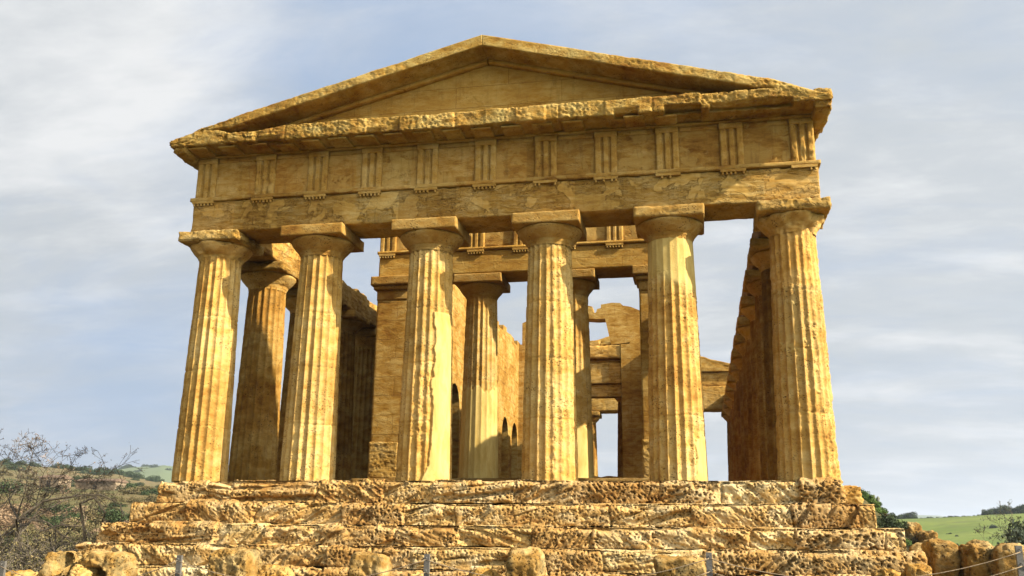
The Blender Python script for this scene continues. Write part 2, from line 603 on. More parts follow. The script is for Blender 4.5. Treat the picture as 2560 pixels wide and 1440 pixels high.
def shaft_mesh(name, seed, mat=None, nth=200, nz=230, H=6.06, R0=.715, R1=.575, wear=None, stucco=None, fl=20, rough=.012, chipl=.5, keep=.0):
    th = np.linspace(0, 2 * PI, nth, endpoint=False)
    zz = np.linspace(0, H, nz)
    T, Z = np.meshgrid(th, zz)
    T = T.ravel()
    Z = Z.ravel()
    t = Z / H
    Rr = R0 + (R1 - R0) * t ** 1.12
    P = np.stack([Rr * np.cos(T), Rr * np.sin(T), Z], 1)
    S = P + seed * 7.77
    s = (T * fl / (2 * PI)) % 1.0
    flute = .070 * (Rr / R0) * np.sin(PI * s) ** 0.8
    low = fbm(S * .9, 3, seed)
    wr = sstep(-.1, .5, low) * chipl
    if wear is not None:
        wr = np.clip(wr + wear(T, Z), 0, 1)
    ero = fbm(S * np.array([3, 3, 6]), 5, seed + 3, .65)
    depth = np.maximum(flute, wr * (.030 + .05 * ero) + .004)
    # broken arrises
    ar = np.exp(-((np.minimum(s, 1 - s)) / .10) ** 2)
    depth += ar * (.012 + .04 * chipl * chipl) * np.clip(fbm(S * np.array([4, 4, 7]), 4, seed + 8) + .05, 0, 1)
    depth += rough * (.35 + wr) * ero
    wv = worley(S * np.array([8, 8, 11]), seed + 30)
    pm = sstep(.05, .4, fbm(S * 1.1, 3, seed + 31)) * (.25 + .75 * wr)
    depth += .045 * np.clip(.5 - wv, 0, 1) * 2 * pm
    for j, zj in enumerate((1.55, 3.05, 4.5)):
        zq = zj + .02 * np.sin(3 * T + seed) + (seed * 37 % 11 - 5) * .03
        depth += (.016 + .02 * np.clip(fbm(S * 5, 3, seed + 40), 0, 1)) * np.exp(-((Z - zq) / .02) ** 2)
    st = np.zeros(len(T))
    if stucco is not None:
        st = np.clip(stucco(T, Z, fbm(S * np.array([2.2, 2.2, 2.2]), 5, seed + 50, .6)), 0, 1)
        depth = depth * (1 - st) + st * (.012 + .003 * ero + keep * flute)
    r = Rr - depth
    V = np.stack([r * np.cos(T), r * np.sin(T), Z], 1)
    i = np.arange(nz - 1)[:, None] * nth
    k = np.arange(nth)[None, :]
    k2 = (k + 1) % nth
    F = np.stack([(i + k).ravel(), (i + k2).ravel(), (i + nth + k2).ravel(), (i + nth + k).ravel()], 1)
    return mesh(name, V, F, mat or M_shaft, True, st)


def echinus_mesh(name, seed, R1=.575, dmg=.0, nth=96, H0=6.05):
    prof = [(R1 - .01, -.10), (R1 + .005, -.02), (R1 + .03, .0), (R1 + .02, .015), (R1 + .045, .03), (R1 + .037, .045), (R1 + .065, .06), (R1 + .12, .12), (R1 + .17, .18), (R1 + .215, .235),
            (R1 + .25, .285), (R1 + .272, .325), (R1 + .272, .35), (R1 + .255, .366), (R1 + .2, .372), (.02, .374)]
    # resample
    pr = []
    for a, b in zip(prof[:-1], prof[1:]):
        n = max(1, int(math.hypot(a[0] - b[0], a[1] - b[1]) / .03))
        for q in range(n):
            pr.append((a[0] + (b[0] - a[0]) * q / n, a[1] + (b[1] - a[1]) * q / n))
    pr.append(prof[-1])
    pr = np.array(pr)
    th = np.linspace(0, 2 * PI, nth, endpoint=False)
    T, I = np.meshgrid(th, np.arange(len(pr)))
    T = T.ravel()
    I = I.ravel()
    r = pr[I, 0]
    z = pr[I, 1] + H0
    P = np.stack([r * np.cos(T), r * np.sin(T), z], 1)
    n1 = fbm(P * 2.3 + seed * 3.1, 5, seed, .6)
    d = .008 * fbm(P * 9 + seed, 4, seed + 1) + dmg * np.clip(n1 + .15, 0, 1)
    r = r - d * np.clip(r / .5, 0, 1)
    V = np.stack([r * np.cos(T), r * np.sin(T), z], 1)
    i = np.arange(len(pr) - 1)[:, None] * nth
    k = np.arange(nth)[None, :]
    k2 = (k + 1) % nth
    F = np.stack([(i + k).ravel(), (i + k2).ravel(), (i + nth + k2).ravel(), (i + nth + k).ravel()], 1)
    return mesh(name, V, F, M_shaft if dmg > .03 else M_abac, True, np.zeros(len(V)) + (.0 if dmg > .03 else .35))


def abacus_mesh(name, seed, dmg=.03, h=.875, z0=6.42, z1=6.716, res=.035):
    V, F = rough_box(-h, h, -h, h, z0, z1, res, amp=.006 + dmg * .35, chip=.012 + dmg, seed=seed, bed=(3, 3, 10), pits=dmg * .9)
    return mesh(name, V, F, M_abac if dmg < .04 else M_ent, True)


def angdist(T, a):
    return np.abs((T - a + PI) % (2 * PI) - PI)


def add_column(x, y, shaft, ech, aba, z=0, scale=(1, 1, 1), rz=0):
    c = obj('column', shaft, temple, (x, y, z), rz)
    c.scale = scale
    obj('echinus', ech, c, (0, 0, 0))
    obj('abacus', aba, c, (0, 0, 0))
    return c


FRONT = -PI / 2
specs = [
    dict(wear=lambda T, Z: .35 * np.exp(-((Z - .9) / .8) ** 2) * (angdist(T, FRONT + .4) < .9), chipl=.22),
    dict(wear=lambda T, Z: .25 * (Z < 1.5) * (angdist(T, FRONT - .2) < .5), chipl=.12),
    dict(wear=lambda T, Z: .55 * sstep(.5, .1, angdist(T, FRONT + .1)),
         stucco=lambda T, Z, n: sstep(.0, .03, T - (2 * PI + FRONT + .52 - .13 * (Z < .9) * (1 - Z / .9) * 3) + .24 * n) * (Z < 4.28) * (T < 2 * PI + FRONT + 1.5), chipl=.4),
    dict(wear=lambda T, Z: .6 * sstep(-.1, .3, T - (2 * PI + FRONT + .0)) * (angdist(T, FRONT) < 1.5) + .1, chipl=.5),
    dict(wear=lambda T, Z: .4 * sstep(.2, .5, angdist(T, FRONT)) * (Z < 4.4),
         stucco=lambda T, Z, n: np.maximum(sstep(-.1, .25, Z - 4.75 - .35 * n - .25 * np.sin(T * 2)) * .9, sstep(.0, .04, T - (2 * PI + FRONT + .75) + .3 * n) * (Z < .95 + .3 * n) * (angdist(T, FRONT) < 1.6)), chipl=.35, keep=.16),
    dict(wear=lambda T, Z: .75 * sstep(.0, .3, T - (2 * PI + FRONT + .25)) * (angdist(T, FRONT) < 1.7) + .3 * (Z > 4.6) + .05,
         stucco=lambda T, Z, n: .6 * sstep(.28, .32, n) * (angdist(T, FRONT - .1) < .8) * (Z > 2) * (Z < 4.2), chipl=.7),
]
edmg = [.16, .0, .0, .01, .02, .20]
admg = [.055, .002, .002, .003, .03, .06]
for i, x in enumerate(FX):
    add_column(x, 0, shaft_mesh('column', 11 + i * 3, nth=240, nz=260, **specs[i]), echinus_mesh('echinus', 40 + i, dmg=edmg[i]),
               abacus_mesh('abacus', 60 + i, dmg=admg[i]))
# flank columns share three weathered prototypes
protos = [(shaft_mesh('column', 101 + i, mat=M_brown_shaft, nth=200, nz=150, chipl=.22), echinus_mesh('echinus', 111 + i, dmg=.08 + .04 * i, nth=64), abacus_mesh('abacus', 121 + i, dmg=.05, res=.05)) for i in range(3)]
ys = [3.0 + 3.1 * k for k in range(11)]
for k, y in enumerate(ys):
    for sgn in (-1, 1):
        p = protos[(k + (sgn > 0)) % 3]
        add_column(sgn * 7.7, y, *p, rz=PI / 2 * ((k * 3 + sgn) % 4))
for k, x in enumerate(FX):
    p = protos[k % 3]
    add_column(x, YB, *p, rz=PI / 2 * (k % 4))

# --- front entablature ------------------------------------------------------
ax0, ax1 = -8.35, 8.37
V, F = rough_box(ax0, ax1, -.65, .62, 6.72, 7.615, (.03, .08, .03), amp=.022, chip=.045, seed=200, bed=(1.6, 1.6, 8), pits=.022, pitscale=7,
                 joints=[-4.7, -1.6, 1.6, 4.7], jdepth=.015, skip=((1, 1),))
front_arch = obj('architrave', mesh('architrave', V, F, M_ent), temple)
obj('architrave_backing', mesh('architrave_backing', *rough_box(ax0 + .02, ax1 - .02, .62, .68, 6.74, 7.6, .1, amp=.01, chip=.02, seed=201), M_ent), temple)
V, F = rough_box(ax0 - .07, ax1 + .06, -.72, .64, 7.615, 7.73, (.04, .15, .03), amp=.008, chip=.02, seed=203, pits=.01)
obj('taenia', mesh('taenia', V, F, M_frz), temple)


def tri_mesh(w=.58, h=1.16, d=.09, seed=0, dmg=.0, cap=.16):
    """triglyph: three bars with two V grooves and two half grooves, under a plain band; local origin at bottom centre, face at y=-d"""
    q = w / 2
    g = .062
    e = .035
    prof = [(-q, -.0), (-q, -d + e), (-q + e, -d)]
    for c in (-w / 6, w / 6):
        prof += [(c - g * .75, -d), (c - g * .2, -d + .07), (c + g * .2, -d + .07), (c + g * .75, -d)]
    prof += [(q - e, -d), (q, -d + e), (q, 0)]
    mb = MB()
    nz = 26
    zs = np.linspace(0, h - cap, nz)
    pr = []
    for a, b in zip(prof[:-1], prof[1:]):
        n = max(1, int(math.hypot(a[0] - b[0], a[1] - b[1]) / .02))
        for k in range(n):
            pr.append((a[0] + (b[0] - a[0]) * k / n, a[1] + (b[1] - a[1]) * k / n))
    pr.append(prof[-1])
    pr = np.array(pr)
    n = len(pr)
    X = np.tile(pr[:, 0], nz)
    Y = np.tile(pr[:, 1], nz)
    Z = np.repeat(zs, n)
    P = np.stack([X, Y, Z], 1)
    nn = fbm(P * np.array([6, 6, 5]) + seed * 5.3, 5, seed, .6)
    Y = np.minimum(Y + (.006 * nn + dmg * np.clip(nn + .1, 0, 1) * 1.3) * (Y < -.01), .0)
    V = np.stack([X, Y, Z], 1)
    i = np.arange(nz - 1)[:, None] * n
    k = np.arange(n - 1)[None, :]
    Fq = np.stack([(i + k).ravel(), (i + k + 1).ravel(), (i + n + k + 1).ravel(), (i + n + k).ravel()], 1)
    V2, F2 = rough_box(-q - .008, q + .008, -d - .008, 0, h - cap, h, .04, amp=.006, chip=.012, seed=seed)
    VV = np.concatenate([V, V2])
    FF = np.concatenate([Fq, F2 + len(V)])
    return mesh('triglyph', VV, FF, M_trig, False)


def regula_mesh(w=.62, seed=0, missing=0.):
    mb = MB()
    mb.box(-w / 2, w / 2, -.085, .0, -.07, 0)
    rr = random.Random(seed)
    for k in range(6):
        if rr.random() < missing:
            continue
        c = -w / 2 + w * (k + .5) / 6
        n = 8
        pts = [(c + .03 * math.cos(2 * PI * j / n), -.05 + .03 * math.sin(2 * PI * j / n)) for j in range(n)]
        mb.prism(pts, 'z', -.135, -.07)
    me = bpy.data.meshes.new('regula')
    me.from_pydata(mb.v, [], mb.f)
    me.materials.append(M_trig)
    return me


# metope wall
V, F = rough_box(ax0 + .03, ax1 - .03, -.585, .6, 7.732, 8.90, (.04, .12, .04), amp=.010, chip=.02, seed=210, bed=(1.5, 1.5, 7), pits=.015, pitscale=6,
                 joints=[x + .31 for x in (-7.2, -5.6, -4.1, -2.5, -.9, .6, 2.2, 3.7, 5.3, 6.9)], jdepth=.012)
frieze = obj('frieze', mesh('frieze', V, F, M_frz), temple)
TX = [-8.02, -6.27, -4.73, -3.18, -1.62, -.03, 1.58, 3.15, 4.72, 6.32, 8.03]
tdm = [.01, .09, .03, .03, .09, .02, .10, .008, .008, .06, .08]
rmis = [.05, .1, .0, .0, .1, .15, .55, .3, .45, .1, .75]
for i, x in enumerate(TX):
    obj('triglyph', tri_mesh(seed=220 + i, dmg=tdm[i]), frieze, (x, -.583, 7.735))
    obj('regula', regula_mesh(seed=i, missing=rmis[i]), frieze, (x, -.652, 7.613))
# cap strip of the metopes between the triglyph bands
for i in range(10):
    a = TX[i] + .305
    b = TX[i + 1] - .305
    V, F = rough_box(a, b, -.612, -.58, 8.76, 8.895, .05, amp=.006, chip=.01, seed=240 + i)
    obj('metope_band', mesh('metope_band', V, F, M_frz), frieze)

# horizontal cornice
cx0, cx1 = -8.78, 8.70
cj = [-7.1, -5.4, -3.9, -2.2, -.7, .9, 2.05, 3.2, 4.4, 5.6, 6.75]


def cornice_warp(V):
    # the worn front edge: chunks fallen from the lower lip
    V = V.copy()
    bi = np.searchsorted(np.array(sorted(cj + [x + .8 for x in cj])), V[:, 0]).astype(np.int64)
    zi = bi * 0
    V[:, 1] += (V[:, 1] < -.8) * (_h(bi, zi, zi, 91) - .5) * .08
    V[:, 2] += (_h(bi, zi, zi, 92) - .5) * .045
    fr = V[:, 1] < -1.2
    bite = np.zeros(len(V))
    for c, wd, dp in ((4.55 + .6, .45, .16), (3.75, .3, .08), (6.3, .5, .1), (-5.9, .35, .08), (-2.9, .2, .05), (7.3, .5, .12)):
        bite = np.maximum(bite, dp * (np.abs(V[:, 0] - c) < wd))
    lowm = np.clip((9.12 - V[:, 2]) / .17, 0, 1)
    V[:, 1] += fr * bite * 1.4 * lowm
    V[:, 2] += fr * bite * .9 * lowm
    # the last blocks on the left sag open at the top (the pocket behind the raking cornice)
    V[:, 2] -= (.26 * sstep(7.7, 8.7, V[:, 0]) + .22 * sstep(-7.9, -8.78, V[:, 0])) * (V[:, 2] - 8.965) / .435
    t = sstep(-7.5, -6.9, V[:, 0]) * sstep(-5.3, -6.3, V[:, 0])
    V[:, 2] -= .12 * t * (V[:, 2] > 9.2) * (V[:, 1] < -.9)
    return V


V, F = rough_box(cx0, cx1, -1.46, .55, 8.965, 9.40, (.03, .05, .03), amp=.03, chip=.036, seed=250, bed=(5, 5, 9), pits=.06, pitscale=11, joints=cj, jdepth=.03, low=.012,
                 warp=cornice_warp)
cornice = obj('horizontal_cornice', mesh('horizontal_cornice', V, F, M_gei), temple)
# bed moulding between frieze and cornice
V, F = rough_box(ax0 - .02, ax1 + .02, -.70, .5, 8.90, 8.972, (.08, .2, .04), amp=.01, chip=.015, seed=251)
obj('bed_moulding', mesh('bed_moulding', V, F, M_frz), temple)
for i in range(21):
    x = TX[i // 2] if i % 2 == 0 else (TX[i // 2] + TX[i // 2 + 1]) / 2
    if i in (14, 17, 18, 19, 20):
        continue
    y0 = -1.33 + (.12 if i in (3, 16, 18) else 0) + .03 * math.sin(i * 7)
    V, F = rough_box(x - .27, x + .27, y0, -.72, 8.915, 8.975, .035, amp=.015, chip=.03, seed=260 + i)
    obj('mutule', mesh('mutule', V, F, M_gei), cornice)
# cornice returning along both flanks, broken off after two metres
for sg, x0, x1, y1, sd in ((-1, -8.74, -8.30, 2.6, 290), (1, 8.28, 8.72, 1.5, 291)):
    def wp(V, sg=sg, y1=y1):
        V = V.copy()
        t = np.clip((V[:, 1] + .3) / (y1 + .3), 0, 1)
        V[:, 0] -= sg * .22 * t * sstep(9.3, 8.9, V[:, 2]) * (sg * V[:, 0] > 8.5)
        return V
    V, F = rough_box(x0, x1, -1.38, y1, 8.80, 9.33, .045, amp=.06, chip=.12, seed=sd, bed=(3, 3, 5), pits=.06, warp=wp)
    obj('flank_cornice', mesh('flank_cornice', V, F, M_gei), temple)
    V, F = rough_box(min(sg * 8.34, sg * 7.0), max(sg * 8.34, sg * 7.0), .62, y1 + .4, 7.62, 8.85, .06, amp=.03, chip=.09, seed=sd + 3, bed=(2, 2, 7))
    obj('flank_frieze', mesh('flank_frieze', V, F, M_ent), temple)

# tympanum
SL = .2615
AP = 11.56
NS = 40


def top_z(x, off=0):
    return AP - SL * abs(x) - off


mb_t = MB()
V, F, lo, hi = lattice(-7.75, 7.75, -.56, .45, 0, 1, (.06, .3, .05))
d = .012 * fbm(V * np.array([1.5, 1.5, 4]), 4, 300)
zt = np.array([top_z(x, .28) for x in V[:, 0]])
V[:, 1] += np.where(V[:, 1] < -.5, -d, 0)
V[:, 2] = 9.36 + V[:, 2] * np.maximum(zt - 9.36, .02)
obj('tympanum', mesh('tympanum', V, F, M_tym), temple)

# raking cornices
for sg, sd in ((-1, 310), (1, 320)):
    xt = 8.83 if sg < 0 else 8.72

    def rk(V, sg=sg, xt=xt):
        V = V.copy()
        x = np.abs(V[:, 0])
        V[:, 2] = V[:, 2] + AP - SL * x
        # the outer end is worn thin and droops to the corner
        e = sstep(xt - 1.1, xt, x)
        V[:, 2] -= e * np.clip(V[:, 2] - 9.05, -.2, 1) * .55
        return V
    thick = .31
    V0, F, lo, hi = lattice(*((-xt, -.0) if sg < 0 else (.0, xt)), -1.46, .35, -thick, 0, (.03, .06, .028))
    far = np.abs(V0[:, 0])
    wear_ = sstep(1.2 if sg < 0 else 2.2, 2.2 if sg < 0 else 3.2, far) * .36 + .03 + .7 * sstep(6, 8, far)
    rcv = .09 * wear_ * (1 + .8 * fbm(V0 * 2.3, 3, sd)) + .006
    lo2 = lo.copy()
    hi2 = hi.copy()
    if sg < 0:
        hi2[0] += 5
    else:
        lo2[0] -= 5
    Nn, e = soft(V0, lo2, hi2, np.maximum(rcv, .012))
    dd = -.42 * rcv * np.clip(1 - e / np.maximum(rcv, .012), 0, 1) ** 2
    dd += wear_ * (.05 * fbm(V0 * np.array([3, 3, 5]), 5, sd + 1, .6) - .045 * np.clip(.5 - worley(V0 * 8, sd + 2), 0, 1) * 2)
    dd -= .012 * wear_ ** .3 * sum(np.exp(-((far - j) / .015) ** 2) for j in (2.35, 3.75, 5.1, 6.4, 7.5))
    low = (V0[:, 2] < -.1) & (V0[:, 1] < -1.2)
    V = V0 + Nn * dd[:, None]
    V[:, 2] += low * wear_ * .10 * np.clip(fbm(V0 * np.array([1.8, 0, 0]), 3, sd + 7) + .2, 0, 1)
    V = rk(V)
    rkc = obj('raking_cornice', mesh('raking_cornice', V, F, M_gei if True else None), temple)
    # moulding under the raking cornice against the tympanum
    V, F = rough_box(*((-7.2, -.01) if sg < 0 else (.01, 7.2)), -.74, -.55, -thick - .11, -thick + .01, (.08, .06, .04), amp=.008, chip=.01, seed=sd + 9,
                     warp=lambda V: np.stack([V[:, 0], V[:, 1], V[:, 2] + AP - SL * np.abs(V[:, 0])], 1))
    obj('raking_moulding', mesh('raking_moulding', V, F, M_tym), rkc)

# --- flank architraves ------------------------------------------------------
def ragged_top(seed, amp, z1, h0):
    def f(V):
        V = V.copy()
        t = np.clip((V[:, 2] - h0) / (z1 - h0), 0, 1)
        blk = np.floor(V[:, 1] / 1.05 + .3)
        hh = _h(blk.astype(np.int64), np.zeros(len(V), np.int64), np.zeros(len(V), np.int64), seed)
        V[:, 2] += t * (amp * (hh - .6) + .05 * fbm(V * 2.5, 3, seed))
        return V
    return f


for sg, sd in ((-1, 340), (1, 350)):
    a, b = sorted((sg * 7.05, sg * 8.34))
    V, F = rough_box(a, b, .69, 36.35, 6.722, 7.66, (.08, .05, .06), amp=.035, chip=.07, seed=sd, bed=(2.5, 2.5, 8), pits=.04, pitscale=6,
                     joints=[3.0 + 3.1 * k for k in range(11)], jaxis=1, jdepth=.03, warp=ragged_top(sd, .14 if sg < 0 else .05, 7.66, 7.4))
    obj('architrave', mesh('architrave', V, F, M_ent if sg < 0 else M_dim), temple)  # right flank takes the darkened copy, its inner shade painted in

# --- rear entablature and pediment -----------------------------------------
V, F = rough_box(ax0, ax1, 36.36, 37.64, 6.722, 8.2, .08, amp=.03, chip=.06, seed=360, bed=(2, 2, 7))
obj('architrave', mesh('architrave', V, F, M_ent), temple)
V, F = rough_box(ax0, ax1, 36.5, 37.6, 8.2, 9.1, .08, amp=.03, chip=.06, seed=361, bed=(2, 2, 7))
obj('frieze', mesh('frieze', V, F, M_ent), temple)
V, F, lo, hi = lattice(-8.5, 8.5, 36.3, 38.2, 0, 1, (.08, .4, .08))
d = .04 * fbm(V * np.array([1.5, 1.5, 4]), 4, 366)
zt = np.array([top_z(x, .0) for x in V[:, 0]]) + .06 * fbm(V * np.array([1.4, 0, 0]), 3, 365)
V[:, 1] += np.where(V[:, 1] < 36.4, -d, 0)
V[:, 2] = 9.1 + V[:, 2] * np.maximum(zt - 9.1, .02)
obj('rear_pediment', mesh('rear_pediment', V, F, M_wall), temple)

# --- pronaos ----------------------------------------------------------------
CXC = -.2
Z1 = .45
pc = [(-1.66, 6.4), (1.38, 6.4)]
pro_st = lambda T, Z, n: np.clip(sstep(.0, .03, 3.0 - Z + .5 * n), 0, 1)
p_sh = shaft_mesh('column', 151, nth=160, nz=160, stucco=pro_st, chipl=.35, keep=.35)
for k, (x, y) in enumerate(pc):
    add_column(x, y, p_sh if k == 0 else shaft_mesh('column', 155, nth=160, nz=160, chipl=.7, stucco=lambda T, Z, n: 1. * (Z < 1.6 + .4 * n)), echinus_mesh('echinus', 160 + k, dmg=.02, nth=64), abacus_mesh('abacus', 163 + k, dmg=.006, h=.9),
               z=Z1, scale=(.9, .9, (7.07 - Z1) / 6.716))
for k, x in enumerate((-1.66, 1.38)):
    p = protos[(k + 1) % 3]
    add_column(x, 30.6, *p, z=Z1, scale=(.88, .88, (7.07 - Z1) / 6.716))


def arch_pts(zt, w, y0):
    """pointed-round arch notch, from the floor up, listed along +y"""
    pts = [(y0 - w, Z1)]
    for k in range(9):
        a = PI - PI * k / 8
        pts.append((y0 + w * math.cos(a), zt - w * 1.25 + w * 1.25 * math.sin(a)))
    pts.append((y0 + w, Z1))
    return pts


def cella_wall(x0, x1, seed, mat):
    rr = random.Random(seed)
    out = [(6.0, Z1)]
    for yc in (9.9, 12.4, 14.9, 17.4, 19.9, 22.5, 25.0, 27.6):
        out += arch_pts(4.62, .8, yc)
    out.append((31.6, Z1))
    y = 31.6
    z = 9.1
    top = [(31.6, 7.06), (30.2, 7.06), (30.2, 8.6)]
    y = 30.2
    while y > 9.0:
        z = 9.1 + rr.choice((-.28, -.1, 0, 0, .05, .12)) * (1 if y < 24 else 1.0)
        top += [(y, z), (y - rr.uniform(.5, 1.1), z + rr.uniform(-.06, .06))]
        y = top[-1][0]
    top += [(7.05, 9.1), (7.05, 7.07), (6.0, 7.07)]
    mb = MB()
    mb.prism(out + top, 'x', x0, x1)
    return mb.build('cella_wall', mat, temple)


cella_wall(-5.0, -4.05, 5, M_wall)
cella_wall(3.65, 4.6, 9, M_dim)  # right wall darkened so it throws less light on the flank
# antae and their capitals
for sg, xa, xb in ((-1, -5.04, -3.98), (1, 3.58, 4.64)):
    V, F = rough_box(xa, xb, 5.62, 6.6, Z1, 6.27, .05, amp=.006, chip=.012, seed=380 + sg)
    an = obj('anta', mesh('anta', V, F, M_wall), temple)
    V, F = rough_box(xa - .015, xb + .015, 5.60, 6.62, 6.27, 6.62, .06, amp=.004, chip=.012, seed=382 + sg)
    obj('anta_neck', mesh('anta_neck', V, F, M_abac), an)
    V, F = rough_box(xa - .12, xb + .12, 5.5, 6.7, 6.62, 6.76, .05, amp=.004, chip=.04, seed=384 + sg)
    obj('anta_moulding', mesh('anta_moulding', V, F, M_abac), an)
    V, F = rough_box(xa - .2, xb + .2, 5.42, 6.75, 6.76, 7.066, .05, amp=.004, chip=.012, seed=386 + sg)
    obj('anta_capital', mesh('anta_capital', V, F, M_abac), an)
    # the rough repaired blocks at the foot
    V, F = rough_box(xa - .03, xb - .12, 5.55, 5.70, Z1, 1.62, .03, amp=.03, chip=.04, seed=388 + sg, pits=.03)
    obj('rough_block', mesh('rough_block', V, F, M_ent), an)
px0, px1 = -5.04, 4.64
V, F = rough_box(px0, px1, 5.62, 6.9, 7.07, 7.86, .05, amp=.008, chip=.015, seed=390, joints=[-1.66, 1.38], jdepth=.012)
obj('architrave', mesh('architrave', V, F, M_tym), temple)
V, F = rough_box(px0 - .06, px1 + .06, 5.55, 6.88, 7.862, 7.96, .06, amp=.004, chip=.012, seed=391)
obj('taenia', mesh('taenia', V, F, M_tym), temple)
V, F = rough_box(px0 + .02, px1 - .02, 5.68, 6.8, 7.962, 9.12, .06, amp=.02, chip=.03, seed=392, pits=.02)
pf = obj('pronaos_frieze', mesh('pronaos_frieze', V, F, M_frz), temple)
for i in range(7):
    x = -4.76 + 1.52 * i
    obj('triglyph', tri_mesh(seed=400 + i, dmg=.004, w=.56, h=1.1, d=.085), pf, (x, 5.682, 7.965))
    obj('regula', regula_mesh(seed=i + 30, missing=.03, w=.56), pf, (x, 5.618, 7.86))
V, F = rough_box(-5.4, 5.0, 4.95, 32, .005, Z1 - .003, (.15, .15, .1), amp=.01, chip=.03, seed=395)
obj('cella_floor', mesh('cella_floor', V, F, M_dim), temple)  # floor colour darkened to keep bounce light off the soffits
V, F = rough_box(-5.0, 4.6, 30.0, 31.2, 7.07, 8.0, .1, amp=.02, chip=.03, seed=396)
obj('architrave', mesh('architrave', V, F, M_ent), temple)

# cross wall of the cella with doorway, stepped lintels and gable window
yw = 26.0
mb = MB()
mb.prism([(1.45, Z1), (3.66, Z1), (3.66, 9.0), (3.0, 9.15), (2.65, 9.2), (2.65, 9.0), (2.0, 9.02), (1.9, 8.86), (1.45, 8.86)], 'y', yw, yw + 1.2)
mb.prism([(-4.06, Z1), (-1.85, Z1), (-1.85, 8.86), (-2.6, 8.9), (-3.2, 8.9), (-4.06, 9.0)], 'y', yw, yw + 1.2)
cw = mb.build('cross_wall', M_wall, temple)
for (x0, x1, y0, y1, z0, z1, sd) in ((-1.9, 1.5, yw + .45, yw + 1.1, 6.12, 6.80, 1), (-1.9, 1.5, yw + .25, yw + 1.15, 6.802, 7.92, 2), (-1.9, 1.5, yw + .38, yw + 1.1, 7.922, 8.12, 3),
                                     (-1.84, 1.44, yw + .05, yw + 1.2, 8.122, 8.84, 4)):
    V, F = rough_box(x0 if sd == 4 else -1.84, x1 if sd == 4 else 1.44, y0, y1, z0, z1, .06, amp=.03, chip=.08 if sd > 2 else .03, seed=410 + sd, pits=.03)
    obj('lintel', mesh('lintel', V, F, M_ent), cw)
mb = MB()
mb.prism([(.93, 8.86), (3.4, 9.16), (3.3, 9.9), (2.9, 10.35), (2.62, 10.6), (2.45, 10.72), (2.0, 10.92), (1.6, 11.0), (1.45, 11.15), (1.0, 11.18), (.42, 11.1), (.40, 10.9), (.2, 10.86), (.14, 10.66), (.0, 10.64), (-.05, 11.0),
          (-.4, 11.1), (-.9, 10.95), (-.92, 10.38), (-.4, 10.36), (.2, 10.3), (.63, 10.31)], 'y', yw + .15, yw + 1.05)
mb.prism([(-3.9, 9.0), (-1.3, 8.88), (-1.0, 10.36), (-1.0, 10.95), (-1.6, 11.0), (-2.3, 10.8), (-3.0, 10.6), (-3.5, 10.38), (-3.9, 10.2)], 'y', yw + .15, yw + 1.05)
obj_g = mb.build('gable', M_wall, temple)
for k, (a, b, h) in enumerate(((-1.2, -.3, .3), (-.32, .35, .42), (.33, .95, .2))):
    V, F = rough_box(a, b, yw + .2, yw + 1.0, 8.83, 8.86 + h * .7, .05, amp=.04, chip=.08, seed=420 + k)
    obj('sill_block', mesh('sill_block', V, F, M_ent), obj_g)
V, F = rough_box(-1.84, 1.44, yw + .7, yw + 1.6, Z1, 1.98, .07, amp=.12, chip=.2, seed=425, bed=(1.5, 1.5, 2))
obj('threshold', mesh('threshold', V, F, M_ent), temple)

